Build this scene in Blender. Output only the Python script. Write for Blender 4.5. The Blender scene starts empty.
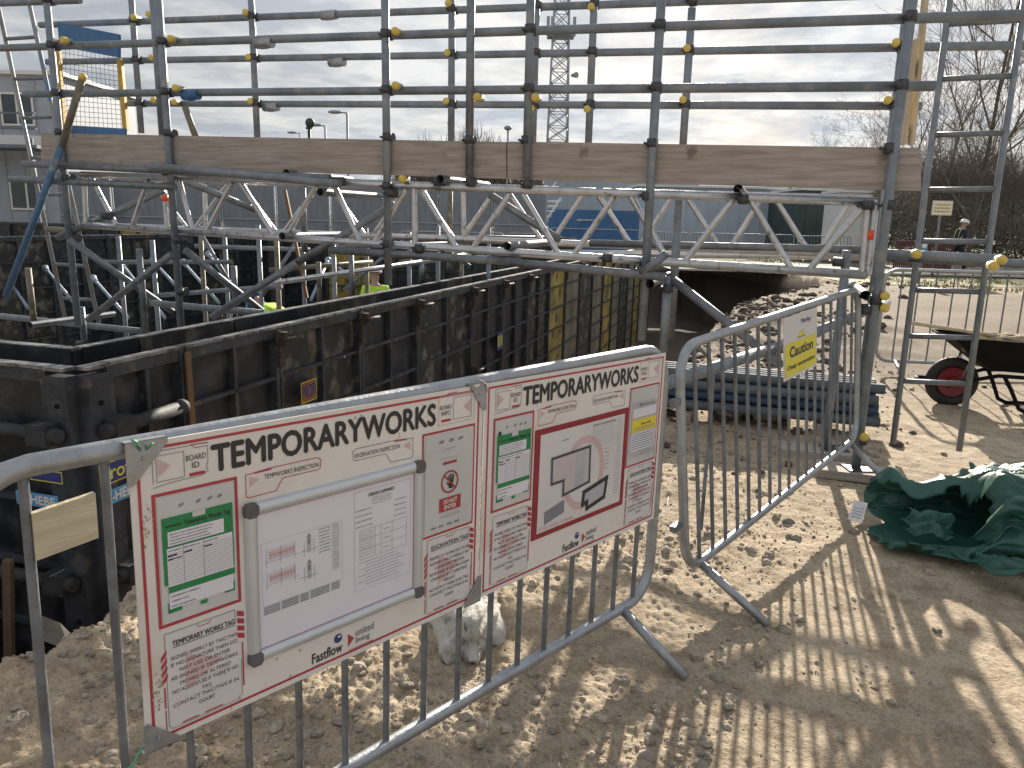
import bpy, math, random
import numpy as np
from mathutils import Vector, Matrix, noise as mnoise
random.seed(7); np.random.seed(7)
rad = math.radians
scene = bpy.context.scene
COL = scene.collection

# ------------------------------------------------------------------ camera
F = 769.0
PITCH, ROLL = rad(12.1), rad(1.3)
CAM = Vector((0, 0, 1.5))
RM = Matrix.Rotation(math.pi/2-PITCH, 3, 'X') @ Matrix.Rotation(ROLL, 3, 'Z')
cd = bpy.data.cameras.new('camera'); cam = bpy.data.objects.new('camera', cd); COL.objects.link(cam)
cam.matrix_world = Matrix.Translation(CAM) @ RM.to_4x4()
cd.sensor_fit = 'HORIZONTAL'; cd.sensor_width = 36; cd.lens = 36*F/1024
cd.clip_start = 0.05; cd.clip_end = 6000
scene.camera = cam

# measuring helpers: from the surveyed photograph to metres on a known plane
def ray(x, y): return RM @ Vector(((x-512)/F, -(y-384)/F, -1.0))
def G(x, y, z=0.0):
    d = ray(x, y); return CAM + d*((z-1.5)/d.z)
def D(x, y, Y):
    d = ray(x, y); return CAM + d*(Y/d.y)
def on(o, n, x, y):
    d = ray(x, y); return CAM + d*((o-CAM).dot(n)/d.dot(n))

# ------------------------------------------------------------------ materials
MATS = {}
def mat(name, col, rough=0.6, metal=0.0, var=0.15, scale=8.0, bump=0.0, bscale=60.0, col2=None, spots=None, emis=None, alpha=None, stretch=(1,1,1), spec=None, bdist=0.01):
    if name in MATS: return MATS[name]
    m = bpy.data.materials.new(name); m.use_nodes = True
    nt = m.node_tree; N = nt.nodes; L = nt.links
    b = N['Principled BSDF']
    b.inputs['Roughness'].default_value = rough; b.inputs['Metallic'].default_value = metal
    if spec is not None: b.inputs['Specular IOR Level'].default_value = spec
    tc = N.new('ShaderNodeTexCoord'); mp = N.new('ShaderNodeMapping'); mp.inputs['Scale'].default_value = stretch
    L.new(tc.outputs['Object'], mp.inputs['Vector'])
    nz = N.new('ShaderNodeTexNoise'); nz.inputs['Scale'].default_value = scale; nz.inputs['Detail'].default_value = 8; nz.inputs['Roughness'].default_value = 0.65
    L.new(mp.outputs[0], nz.inputs['Vector'])
    mx = N.new('ShaderNodeMix'); mx.data_type = 'RGBA'
    c2 = col2 if col2 else tuple(max(0, c*(1-var*2)) for c in col)
    mx.inputs[6].default_value = (*c2, 1); mx.inputs[7].default_value = (*col, 1)
    cr = N.new('ShaderNodeMapRange'); cr.inputs[1].default_value = 0.35; cr.inputs[2].default_value = 0.62
    L.new(nz.outputs['Fac'], cr.inputs[0]); L.new(cr.outputs[0], mx.inputs[0])
    out = mx.outputs[2]
    if spots:
        n2 = N.new('ShaderNodeTexNoise'); n2.inputs['Scale'].default_value = spots[1]; n2.inputs['Detail'].default_value = 6
        L.new(tc.outputs['Object'], n2.inputs['Vector'])
        r2 = N.new('ShaderNodeMapRange'); r2.inputs[1].default_value = spots[2]; r2.inputs[2].default_value = spots[2]+(spots[3] if len(spots) > 3 else 0.08)
        L.new(n2.outputs['Fac'], r2.inputs[0])
        m2 = N.new('ShaderNodeMix'); m2.data_type = 'RGBA'; m2.inputs[7].default_value = (*spots[0], 1)
        L.new(out, m2.inputs[6]); L.new(r2.outputs[0], m2.inputs[0]); out = m2.outputs[2]
    L.new(out, b.inputs['Base Color'])
    if rough < 0.95:
        rr = N.new('ShaderNodeMapRange'); rr.inputs[3].default_value = max(0.05, rough-0.12); rr.inputs[4].default_value = min(1, rough+0.15)
        L.new(nz.outputs['Fac'], rr.inputs[0]); L.new(rr.outputs[0], b.inputs['Roughness'])
    if bump:
        nb = N.new('ShaderNodeTexNoise'); nb.inputs['Scale'].default_value = bscale; nb.inputs['Detail'].default_value = 6
        L.new(mp.outputs[0], nb.inputs['Vector'])
        bp = N.new('ShaderNodeBump'); bp.inputs['Strength'].default_value = bump; bp.inputs['Distance'].default_value = bdist
        L.new(nb.outputs['Fac'], bp.inputs['Height']); L.new(bp.outputs[0], b.inputs['Normal'])
    if emis: b.inputs['Emission Color'].default_value = (*emis[0], 1); b.inputs['Emission Strength'].default_value = emis[1]
    if alpha is not None: b.inputs['Alpha'].default_value = alpha
    MATS[name] = m; return m

GALV = mat('galvanised', (0.40, 0.42, 0.45), 0.42, 0.75, 0.12, 18, 0.15, 90)
GALVD = mat('galvanised_worn', (0.24, 0.26, 0.29), 0.5, 0.6, 0.2, 14, 0.2, 90, spots=((0.16, 0.09, 0.05), 30, 0.66))
TUBE = mat('scaffold_tube_steel', (0.25, 0.285, 0.33), 0.5, 0.3, 0.18, 6, 0.2, 70, spots=((0.30, 0.30, 0.29), 12, 0.6))
TUBEB = mat('scaffold_tube_blue', (0.10, 0.20, 0.34), 0.5, 0.2, 0.2, 3, 0.1, 70, spots=((0.25, 0.26, 0.27), 7, 0.58))
TUBER = mat('scaffold_tube_rusty', (0.22, 0.20, 0.16), 0.6, 0.3, 0.2, 5, 0.2, 70, spots=((0.30, 0.27, 0.20), 9, 0.55))
ALU = mat('aluminium_tube', (0.60, 0.61, 0.64), 0.34, 0.75, 0.12, 10, 0.1, 80, spots=((0.28, 0.27, 0.26), 16, 0.6))
COUP = mat('coupler_steel', (0.10, 0.105, 0.12), 0.5, 0.5, 0.25, 40, 0.3, 120, spots=((0.13, 0.10, 0.08), 50, 0.64))
YCAP = mat('yellow_plastic', (0.74, 0.55, 0.12), 0.45, 0, 0.1, 30)
WOOD = mat('weathered_board', (0.43, 0.38, 0.345), 0.85, 0, 0.18, 3.2, 0.35, 14, col2=(0.29, 0.245, 0.21), stretch=(1, 1, 14), spots=((0.13, 0.10, 0.085), 4, 0.67))
PALEW = mat('pale_timber', (0.62, 0.52, 0.36), 0.75, 0, 0.15, 5, 0.2, 20, stretch=(6, 6, 1))
PLYW = mat('pale_plywood', (0.62, 0.55, 0.40), 0.8, 0, 0.12, 5, 0.3, 40, col2=(0.48, 0.41, 0.29), stretch=(1, 1, 7), spots=((0.22, 0.18, 0.13), 22, 0.66))
FRAME = mat('form_frame_steel', (0.066, 0.073, 0.088), 0.5, 0.3, 0.3, 5, 0.3, 50, spots=((0.10, 0.10, 0.105), 9, 0.58))
FRAMET = mat('form_top_steel', (0.33, 0.33, 0.33), 0.33, 0.4, 0.3, 9, 0.3, 60, col2=(.07, .07, .075), spots=((0.07, 0.068, 0.065), 14, 0.55))
SHEET = mat('form_sheet', (0.017, 0.019, 0.025), 0.42, 0, 0.3, 2.5, 0.2, 30, stretch=(1, 1, .35), spots=((0.06, 0.063, 0.07), 6, 0.50, .25))
SHEETW = mat('form_sheet_worn', (0.035, 0.034, 0.033), 0.6, 0, 0.35, 2.5, 0.2, 30, stretch=(1, 1, .35), spots=((0.21, 0.19, 0.15), 6, 0.50, .25))
SHEETY = mat('form_sheet_yellow', (0.42, 0.32, 0.07), 0.6, 0, 0.3, 3, 0.2, 30, spots=((0.07, 0.06, 0.05), 4, 0.55))
SHEETK = mat('form_sheet_khaki', (0.23, 0.20, 0.14), 0.65, 0, 0.3, 3, 0.2, 30, stretch=(1, 1, .4), spots=((0.06, 0.055, 0.05), 5, 0.55, .2))
ORANGE = mat('orange_timber', (0.20, 0.11, 0.055), 0.7, 0, 0.2, 6, 0.1, 30)
RUST = mat('rusty_plate', (0.08, 0.06, 0.048), 0.75, 0.2, 0.3, 30, 0.3, 60)
REDP = mat('red_paint', (0.30, 0.05, 0.045), 0.55, 0, 0.2, 12)
REDTAPE = mat('red_tape', (0.85, 0.10, 0.05), 0.4, 0, 0.05, 12)
BLUEP = mat('blue_paint', (0.05, 0.16, 0.36), 0.5, 0, 0.15, 8)
BLUEPALE = mat('prop_blue', (0.30, 0.37, 0.46), 0.45, 0.3, 0.15, 8)
YELP = mat('yellow_paint', (0.55, 0.36, 0.08), 0.55, 0, 0.15, 8)
WHITE = mat('board_white', (0.80, 0.76, 0.73), 0.38, 0, 0.05, 2.2, spots=((0.62, 0.57, 0.51), 4.5, 0.54, .16))
PAPER = mat('paper', (0.76, 0.74, 0.82), 0.35, 0, 0.02, 3)
ACR = mat('grey_holder', (0.60, 0.60, 0.60), 0.3, 0, 0.05, 6)
ALF = mat('anodised_frame', (0.62, 0.66, 0.70), 0.35, 0.5, 0.04, 6)
DKG = mat('dark_grey_plastic', (0.12, 0.12, 0.13), 0.5, 0, 0.1, 10)
REDPR = mat('red_print', (0.46, 0.05, 0.07), 0.45, 0, 0.1, 6)
MAROON = mat('maroon_print', (0.30, 0.022, 0.04), 0.45, 0, 0.08, 6)
BLACKPR = mat('black_print', (0.03, 0.03, 0.035), 0.5, 0, 0.05, 6)
GREYPR = mat('grey_print', (0.26, 0.26, 0.30), 0.6, 0, 0.1, 6)
LGREYPR = mat('light_grey_print', (0.50, 0.50, 0.55), 0.6, 0, 0.1, 6)
GREENPR = mat('green_print', (0.02, 0.24, 0.08), 0.5, 0, 0.08, 6)
PINKPR = mat('pink_print', (0.64, 0.45, 0.46), 0.5, 0, 0.05, 6)
YELPR = mat('yellow_print', (0.80, 0.68, 0.06), 0.5, 0, 0.05, 6)
NAVYPR = mat('navy_print', (0.04, 0.05, 0.22), 0.5, 0, 0.05, 6)
BLUEPR = mat('blue_print', (0.12, 0.34, 0.58), 0.5, 0, 0.1, 6)
ZIP = mat('green_tie', (0.10, 0.42, 0.24), 0.4, 0, 0.1, 20)
BLACKPL = mat('black_plastic', (0.010, 0.010, 0.012), 0.75, 0, 0.2, 10, spec=.15)
RUBBER = mat('rubber', (0.022, 0.022, 0.024), 0.7, 0, 0.2, 30, 0.3, 60)
WHEELRED = mat('wheel_red', (0.22, 0.02, 0.025), 0.5, 0, 0.2, 12)
SAND = mat('loose_sand', (0.36, 0.28, 0.17), 0.95, 0, 0.2, 20, 0.6, 60)
SACK = mat('white_sack', (0.66, 0.60, 0.54), 0.7, 0, 0.1, 6, 0.3, 30)
CONC = mat('concrete', (0.50, 0.49, 0.47), 0.9, 0, 0.15, 6, 0.5, 40)
STONE = mat('stone', (0.42, 0.36, 0.29), 0.95, 0, 0.3, 12, 0.5, 60)
BARK = mat('bark', (0.13, 0.115, 0.10), 0.95, 0, 0.25, 8)
TWIG = mat('twig', (0.22, 0.19, 0.165), 0.95, 0, 0.2, 8)
LEAF = mat('ivy_leaf', (0.10, 0.105, 0.07), 0.8, 0, 0.35, 1.5)
HIVIS = mat('hi_vis', (0.50, 0.80, 0.06), 0.7, 0, 0.05, 6)
NAVY = mat('navy_cloth', (0.025, 0.03, 0.055), 0.85, 0, 0.2, 6)
SKIN = mat('skin', (0.45, 0.28, 0.20), 0.6, 0, 0.05, 6)
HELM = mat('white_helmet', (0.80, 0.80, 0.80), 0.3, 0, 0.02, 6)
SKYBLUE = mat('blue_cloth', (0.06, 0.25, 0.65), 0.8, 0, 0.1, 6)
CABIN = mat('cabin_grey', (0.40, 0.44, 0.50), 0.6, 0, 0.08, 1.5)
CABIND = mat('cabin_dark', (0.17, 0.20, 0.24), 0.6, 0, 0.1, 1.5)
GLASS = mat('window_glass', (0.06, 0.075, 0.09), 0.12, 0, 0.1, 1)
HOARD = mat('fence_sheeting', (0.24, 0.27, 0.31), 0.7, 0, 0.12, 1.2, stretch=(5, 5, 1))
BWALL = mat('pale_cladding', (0.48, 0.54, 0.62), 0.55, 0, 0.05, 0.7)
BWHITE = mat('white_trim', (0.78, 0.78, 0.76), 0.5, 0, 0.05, 1)
GREENBOX = mat('dark_green_steel', (0.05, 0.08, 0.08), 0.6, 0, 0.2, 1)
CONTB = mat('container_blue', (0.06, 0.17, 0.38), 0.5, 0, 0.15, 1)
REDMESH = mat('red_plastic', (0.11, 0.04, 0.035), 0.6, 0, 0.2, 3)
ROAD = mat('road_tarmac', (0.10, 0.10, 0.105), 0.85, 0, 0.2, 2, 0.3, 60)
GRASS = mat('grass_blade', (0.22, 0.24, 0.09), 0.8, 0, 0.3, 3)
MASTM = mat('mast_steel', (0.36, 0.38, 0.42), 0.6, 0.2, 0.1, 1)
SIGNY = mat('sign_cream', (0.80, 0.76, 0.62), 0.5, 0, 0.05, 4)

def tarp_mat():
    m = mat('green_tarpaulin', (0.030, 0.115, 0.092), 0.45, 0, 0.15, 5, 0.6, 16, bdist=0.012)
    return m
TARP = tarp_mat()

def ground_mat():
    m = bpy.data.materials.new('sandy_ground'); m.use_nodes = True
    nt = m.node_tree; N = nt.nodes; L = nt.links; b = N['Principled BSDF']
    b.inputs['Roughness'].default_value = 0.95; b.inputs['Specular IOR Level'].default_value = 0.25
    tc = N.new('ShaderNodeTexCoord')
    def nz(s, d=8, r=0.6):
        n = N.new('ShaderNodeTexNoise'); n.inputs['Scale'].default_value = s; n.inputs['Detail'].default_value = d; n.inputs['Roughness'].default_value = r
        L.new(tc.outputs['Object'], n.inputs['Vector']); return n
    n1, n2, n3 = nz(0.9), nz(9), nz(70, 5, 0.7)
    r1 = N.new('ShaderNodeValToRGB'); L.new(n1.outputs['Fac'], r1.inputs[0])
    r1.color_ramp.elements[0].position = 0.35; r1.color_ramp.elements[0].color = (0.43, 0.355, 0.265, 1)
    r1.color_ramp.elements[1].position = 0.68; r1.color_ramp.elements[1].color = (0.59, 0.50, 0.38, 1)
    r2 = N.new('ShaderNodeValToRGB'); L.new(n2.outputs['Fac'], r2.inputs[0])
    r2.color_ramp.elements[0].position = 0.30; r2.color_ramp.elements[0].color = (0.52, 0.47, 0.43, 1)
    r2.color_ramp.elements[1].position = 0.56; r2.color_ramp.elements[1].color = (1, 1, 1, 1)
    mm = N.new('ShaderNodeMix'); mm.data_type = 'RGBA'; mm.blend_type = 'MULTIPLY'; mm.inputs[0].default_value = 0.8
    L.new(r1.outputs[0], mm.inputs[6]); L.new(r2.outputs[0], mm.inputs[7])
    r3 = N.new('ShaderNodeValToRGB'); L.new(n3.outputs['Fac'], r3.inputs[0])
    r3.color_ramp.elements[0].position = 0.33; r3.color_ramp.elements[0].color = (0.62, 0.58, 0.54, 1)
    r3.color_ramp.elements[1].position = 0.6; r3.color_ramp.elements[1].color = (1.06, 1.05, 1.03, 1)
    m3 = N.new('ShaderNodeMix'); m3.data_type = 'RGBA'; m3.blend_type = 'MULTIPLY'; m3.inputs[0].default_value = 0.8
    L.new(mm.outputs[2], m3.inputs[6]); L.new(r3.outputs[0], m3.inputs[7])
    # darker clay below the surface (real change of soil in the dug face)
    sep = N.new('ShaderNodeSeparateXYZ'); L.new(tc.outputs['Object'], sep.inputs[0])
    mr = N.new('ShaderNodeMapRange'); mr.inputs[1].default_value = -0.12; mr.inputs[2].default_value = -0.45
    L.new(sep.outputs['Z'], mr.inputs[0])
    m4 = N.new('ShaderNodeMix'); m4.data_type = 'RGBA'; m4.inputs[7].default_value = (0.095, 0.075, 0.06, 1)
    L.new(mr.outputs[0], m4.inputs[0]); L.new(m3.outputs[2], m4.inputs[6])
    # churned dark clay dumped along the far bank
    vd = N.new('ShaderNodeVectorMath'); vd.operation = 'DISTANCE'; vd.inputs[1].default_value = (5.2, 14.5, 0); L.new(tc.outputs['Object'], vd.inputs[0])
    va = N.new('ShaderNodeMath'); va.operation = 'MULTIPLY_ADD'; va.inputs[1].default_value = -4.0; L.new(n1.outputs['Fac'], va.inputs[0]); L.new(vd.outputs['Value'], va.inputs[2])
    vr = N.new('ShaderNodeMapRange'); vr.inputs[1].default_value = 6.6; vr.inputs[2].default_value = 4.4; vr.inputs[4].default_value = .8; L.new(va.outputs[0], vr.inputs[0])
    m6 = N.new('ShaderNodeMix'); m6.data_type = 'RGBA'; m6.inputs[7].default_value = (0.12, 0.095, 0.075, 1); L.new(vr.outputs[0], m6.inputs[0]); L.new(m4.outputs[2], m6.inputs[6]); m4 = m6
    # far meadow beyond the site
    mf = N.new('ShaderNodeMapRange'); mf.inputs[1].default_value = 31; mf.inputs[2].default_value = 33
    L.new(sep.outputs['Y'], mf.inputs[0])
    m5 = N.new('ShaderNodeMix'); m5.data_type = 'RGBA'; m5.inputs[7].default_value = (0.055, 0.065, 0.03, 1)
    L.new(mf.outputs[0], m5.inputs[0]); L.new(m4.outputs[2], m5.inputs[6])
    L.new(m5.outputs[2], b.inputs['Base Color'])
    bp = N.new('ShaderNodeBump'); bp.inputs['Strength'].default_value = 0.9; bp.inputs['Distance'].default_value = 0.013
    ad = N.new('ShaderNodeMath'); ad.operation = 'ADD'; L.new(n3.outputs['Fac'], ad.inputs[0]); L.new(n2.outputs['Fac'], ad.inputs[1])
    L.new(ad.outputs[0], bp.inputs['Height']); L.new(bp.outputs[0], b.inputs['Normal'])
    return m
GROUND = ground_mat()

# ------------------------------------------------------------------ object helpers
def tag(o, label=None, cat=None, group=None, kind=None):
    if label: o['label'] = label
    if cat: o['category'] = cat
    if group: o['group'] = group
    if kind: o['kind'] = kind
    return o
def thing(name, label, cat, loc=(0, 0, 0), group=None, rotz=0):
    o = bpy.data.objects.new(name, None); COL.objects.link(o); o.location = loc; o.rotation_euler = (0, 0, rotz)
    o.empty_display_size = 0.1
    return tag(o, label, cat, group)

def frame_of(d):
    d = d.normalized(); a = Vector((0, 0, 1)) if abs(d.z) < 0.95 else Vector((1, 0, 0))
    x = d.cross(a).normalized(); return x, d.cross(x).normalized()
class MB:
    def __init__(s): s.v = []; s.f = []; s.sm = []
    def face(s, pts, smooth=False):
        n = len(s.v); s.v += [tuple(p) for p in pts]; s.f.append(tuple(range(n, n+len(pts)))); s.sm.append(smooth)
    def poly(s, pts, r, n=12, cap=True, closed=False):
        pts = [Vector(p) for p in pts]; rs = r if isinstance(r, (list, tuple)) else [r]*len(pts)
        base = len(s.v); k = len(pts); X = None
        for i, p in enumerate(pts):
            if closed: d = pts[(i+1) % k]-pts[i-1]
            elif i == 0: d = pts[1]-pts[0]
            elif i == k-1: d = pts[-1]-pts[-2]
            else: d = (pts[i+1]-p).normalized()+(p-pts[i-1]).normalized()
            if d.length < 1e-9: d = Vector((0, 0, 1))
            d.normalize()
            if X is None: X, Y = frame_of(d)
            else:
                X = (X-d*X.dot(d)).normalized(); Y = d.cross(X)
            for j in range(n):
                a = 2*math.pi*j/n; s.v.append(tuple(p+(X*math.cos(a)+Y*math.sin(a))*rs[i]))
        for i in range(k if closed else k-1):
            i2 = (i+1) % k
            for j in range(n):
                j2 = (j+1) % n
                s.f.append((base+i*n+j, base+i*n+j2, base+i2*n+j2, base+i2*n+j)); s.sm.append(True)
        if cap and not closed:
            s.f.append(tuple(base+j for j in reversed(range(n)))); s.sm.append(False)
            s.f.append(tuple(base+(k-1)*n+j for j in range(n))); s.sm.append(False)
    def tube(s, a, b, r, n=12, cap=True): s.poly([a, b], r, n, cap)
    def obox(s, c, X, Y, Z):   # centre and three half-axis vectors
        c = Vector(c); P = [c+X*i+Y*j+Z*k for i in (-1, 1) for j in (-1, 1) for k in (-1, 1)]
        n = len(s.v); s.v += [tuple(p) for p in P]
        for q in ((0, 1, 3, 2), (4, 6, 7, 5), (0, 4, 5, 1), (2, 3, 7, 6), (0, 2, 6, 4), (1, 5, 7, 3)):
            s.f.append(tuple(n+i for i in q)); s.sm.append(False)
    def box(s, x0, x1, y0, y1, z0, z1):
        s.obox(((x0+x1)/2, (y0+y1)/2, (z0+z1)/2), Vector(((x1-x0)/2, 0, 0)), Vector((0, (y1-y0)/2, 0)), Vector((0, 0, (z1-z0)/2)))
    def bar(s, a, b, w, h, up=Vector((0, 0, 1))):  # rectangular bar
        a = Vector(a); b = Vector(b); d = (b-a); X = d.cross(up).normalized(); Z = X.cross(d).normalized()
        s.obox((a+b)/2, d/2, X*w/2, Z*h/2)
    def slab(s, pts, n, t):   # planar polygon with thickness t along -n
        pts = [Vector(p) for p in pts]; n = Vector(n).normalized()
        b = [p-n*t for p in pts]; s.face(pts); s.face(list(reversed(b)))
        for i in range(len(pts)):
            j = (i+1) % len(pts); s.face([pts[j], pts[i], b[i], b[j]])
    def sphere(s, c, r, sx=1, sy=1, sz=1, nu=12, nv=8, zmin=-1):
        base = len(s.v); c = Vector(c)
        t0 = -math.pi/2 if zmin <= -1 else math.asin(zmin)
        for i in range(nv+1):
            t = t0+(math.pi/2-t0)*i/nv
            for j in range(nu):
                a = 2*math.pi*j/nu; s.v.append((c.x+r*sx*math.cos(t)*math.cos(a), c.y+r*sy*math.cos(t)*math.sin(a), c.z+r*sz*math.sin(t)))
        for i in range(nv):
            for j in range(nu):
                j2 = (j+1) % nu; s.f.append((base+i*nu+j, base+i*nu+j2, base+(i+1)*nu+j2, base+(i+1)*nu+j)); s.sm.append(True)
    def build(s, name, m, parent=None, local=False):
        me = bpy.data.meshes.new(name)
        v = s.v
        if parent is not None and not local:
            mw = parent_world(parent).inverted()
            v = [tuple(mw @ Vector(p)) for p in v]
        me.from_pydata(v, [], s.f); me.polygons.foreach_set('use_smooth', s.sm)
        me.materials.append(m); me.update()
        o = bpy.data.objects.new(name, me); COL.objects.link(o)
        if parent is not None: o.parent = parent
        return o
def parent_world(o):
    m = Matrix.LocRotScale(o.location, o.rotation_euler, o.scale)
    return parent_world(o.parent) @ m if o.parent else m
def copy_tree(o, parent=None):
    c = o.copy(); COL.objects.link(c); c.parent = parent
    for ch in [x for x in bpy.data.objects if x.parent == o]: copy_tree(ch, c)
    return c

_tc = {}
def text_polys(s):
    if s in _tc: return _tc[s]
    cu = bpy.data.curves.new('t', 'FONT'); cu.body = s; cu.size = 1; cu.resolution_u = 3
    ob = bpy.data.objects.new('t', cu); COL.objects.link(ob)
    dg = bpy.context.evaluated_depsgraph_get(); me = bpy.data.meshes.new_from_object(ob.evaluated_get(dg))
    V = [v.co.copy() for v in me.vertices]; P = [tuple(p.vertices) for p in me.polygons]
    COL.objects.unlink(ob); bpy.data.objects.remove(ob); bpy.data.meshes.remove(me)
    xs = [v.x for v in V]; ys = [v.y for v in V]
    _tc[s] = (V, P, min(xs), max(xs), min(ys), max(ys)); return _tc[s]
class Surf:
    """A flat printed surface: u to the right, w up, n outward."""
    def __init__(s, o, u, w, n): s.o = Vector(o); s.u = Vector(u); s.w = Vector(w); s.n = Vector(n); s.g = {}; s.scope = ''
    def P(s, a, b, h=0): return s.o+s.u*a+s.w*b+s.n*h
    def mb(s, m): return s.g.setdefault((s.scope, m.name), (MB(), m))[0]
    def poly(s, m, pts, h=0.001): s.mb(m).face([s.P(a, b, h) for a, b in pts])
    def rect(s, m, a0, b0, a1, b1, h=0.001): s.poly(m, [(a0, b0), (a1, b0), (a1, b1), (a0, b1)], h)
    def line(s, m, pts, w, h=0.001, closed=False):
        k = len(pts)
        for i in range(k if closed else k-1):
            (x0, y0), (x1, y1) = pts[i], pts[(i+1) % k]; L = math.hypot(x1-x0, y1-y0)
            if L == 0: continue
            dx, dy = (x1-x0)/L*w/2, (y1-y0)/L*w/2
            s.poly(m, [(x0-dx+dy, y0-dy-dx), (x1+dx+dy, y1+dy-dx), (x1+dx-dy, y1+dy+dx), (x0-dx-dy, y0-dy+dx)], h+0.00003*(i % 2))
    def frame(s, m, a0, b0, a1, b1, w, h=0.001):
        s.rect(m, a0, b0, a1, b0+w, h); s.rect(m, a0, b1-w, a1, b1, h); s.rect(m, a0, b0+w, a0+w, b1-w, h); s.rect(m, a1-w, b0+w, a1, b1-w, h)
    def text(s, m, t, a0, b0, a1, b1, h=0.0014, bold=0):
        V, P, x0, x1, y0, y1 = text_polys(t); mb = s.mb(m)
        sx = (a1-a0)/(x1-x0); sy = (b1-b0)/(y1-y0)
        offs = [(0, 0)] if not bold else [(-bold, 0), (bold, 0), (0, bold), (0, -bold)]
        for k, (ox, oy) in enumerate(offs):
            n = len(mb.v); mb.v += [tuple(s.P(a0+(v.x-x0)*sx+ox, b0+(v.y-y0)*sy+oy, h+k*0.00004)) for v in V]
            for p in P: mb.f.append(tuple(n+i for i in p)); mb.sm.append(False)
    def scribble(s, m, a0, b0, a1, b1, w=0.0008, h=0.0012, rnd=random):  # a line of writing too small to read
        x = a0
        while x < a1:
            l = rnd.uniform(0.3, 1.0)*(b1-b0)*2.2; s.line(m, [(x, (b0+b1)/2+rnd.uniform(-.1, .1)*(b1-b0)), (min(a1, x+l), (b0+b1)/2)], (b1-b0)*rnd.uniform(.35, .7), h)
            x += l+rnd.uniform(.15, .4)*(b1-b0)*1.5
    def build(s, parent, names):
        for (sc_, k), (mb, m) in s.g.items(): mb.build((sc_+'_' if sc_ else '')+names.get(k, 'print'), m, parent)
        s.g = {}

# ------------------------------------------------------------------ noise field for the ground
def vnoise(x, y, seed=0):
    xi = np.floor(x).astype(np.int64); yi = np.floor(y).astype(np.int64); xf = x-xi; yf = y-yi
    def h(a, b):
        n = (a*374761393+b*668265263+seed*982451653) & 0x7fffffff
        n = ((n ^ (n >> 13))*1274126177) & 0x7fffffff
        return ((n ^ (n >> 16)) & 0xffff)/65535.0
    u = xf*xf*(3-2*xf); v = yf*yf*(3-2*yf)
    return (h(xi, yi)*(1-u)+h(xi+1, yi)*u)*(1-v)+(h(xi, yi+1)*(1-u)+h(xi+1, yi+1)*u)*v-0.5
PIT = np.array([(-18, 7.1), (-1.78, 2.02), (-1.52, 2.7), (-.75, 3.9), (0.6, 5.7), (1.75, 7.7), (3.38, 12.2), (4.5, 15), (8.9, 21.4), (8, 30), (-22, 39)], float)
def pit_dist(x, y):
    """positive inside the excavation"""
    d = np.full(x.shape, 1e9); inside = np.zeros(x.shape, bool); n = len(PIT)
    for i in range(n):
        ax, ay = PIT[i]; bx, by = PIT[(i+1) % n]
        t = np.clip(((x-ax)*(bx-ax)+(y-ay)*(by-ay))/((bx-ax)**2+(by-ay)**2), 0, 1)
        d = np.minimum(d, np.hypot(x-ax-t*(bx-ax), y-ay-t*(by-ay)))
        c = ((ay > y) != (by > y)) & (x < (bx-ax)*(y-ay)/(by-ay+1e-12)+ax)
        inside ^= c
    return np.where(inside, d, -d)
def ground_z(x, y):
    x = np.asarray(x, float); y = np.asarray(y, float)
    r = np.hypot(x, y)
    z = 0.05*vnoise(x*0.7, y*0.7, 1)+0.022*vnoise(x*2.1, y*2.1, 2)
    fade = np.clip(1.5-r/14, 0.12, 1)
    cl = vnoise(x*7, y*7, 3); z = z+fade*0.009*cl
    z = z+fade*0.006*vnoise(x*17, y*17, 4)
    rd = 1-np.abs(vnoise(x*26, y*26, 5))*2
    q = np.clip((0.62*y-0.35-x)/0.9, 0, 1)*0.75+0.25          # trodden sand to the right, loose spoil to the left
    z = z+fade*q*(0.007*rd+0.009*vnoise(x*48, y*48, 6)+0.007*vnoise(x*90, y*90, 26)+0.03*np.clip(vnoise(x*11, y*11, 14)-.22, 0, 1)+0.03*np.clip(vnoise(x*31, y*31, 24)-.2, 0, 1))+fade*.003*vnoise(x*70+y*20, y*70, 27)
    for fx, fy, an in ((1.5, 3.1, .4), (1.9, 2.6, .5), (1.25, 2.3, .2), (2.6, 4.4, .8), (3.0, 5.6, .3), (.9, 3.6, .1)):   # boot prints
        c, s_ = math.cos(an), math.sin(an); u = (x-fx)*c+(y-fy)*s_; v = -(x-fx)*s_+(y-fy)*c
        z = z-.016*np.exp(-(u/.06)**4-(v/.14)**4)
    # lumpier spoil near the pit edge and under the front barrier
    pd = pit_dist(x+0.22*vnoise(x*1.7, y*1.7, 8)+0.08*vnoise(x*6, y*6, 9), y+0.22*vnoise(x*1.7, y*1.7, 18)+0.08*vnoise(x*6, y*6, 19))
    edge = np.exp(-np.clip(-pd, 0, None)/0.55)*(pd < 0)*np.clip((26-y)/12, 0, 1)
    z = z+edge*(0.03+0.10*vnoise(x*5, y*5, 7)+0.05*vnoise(x*13, y*13, 17))
    dep = np.clip(pd*1.9, 0, 2.0)
    z = np.where(pd > 0, z*np.clip(1-pd, .3, 1)-dep+0.25*np.clip(pd*2, 0, 1)*vnoise(x*1.6, y*1.6, 10)*(pd < 3), z)
    # heap of spoil by the far bank
    z = z+0.22*np.exp(-(((x-4.2)/1.3)**2+((y-11.5)/2.2)**2))*(pd < 0)*(0.6+vnoise(x*2.3, y*2.3, 12))
    return z*np.clip((400-r)/300, 0, 1) if np.ndim(z) else z
def gz(x, y): return float(ground_z(np.array([x]), np.array([y]))[0])

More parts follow.
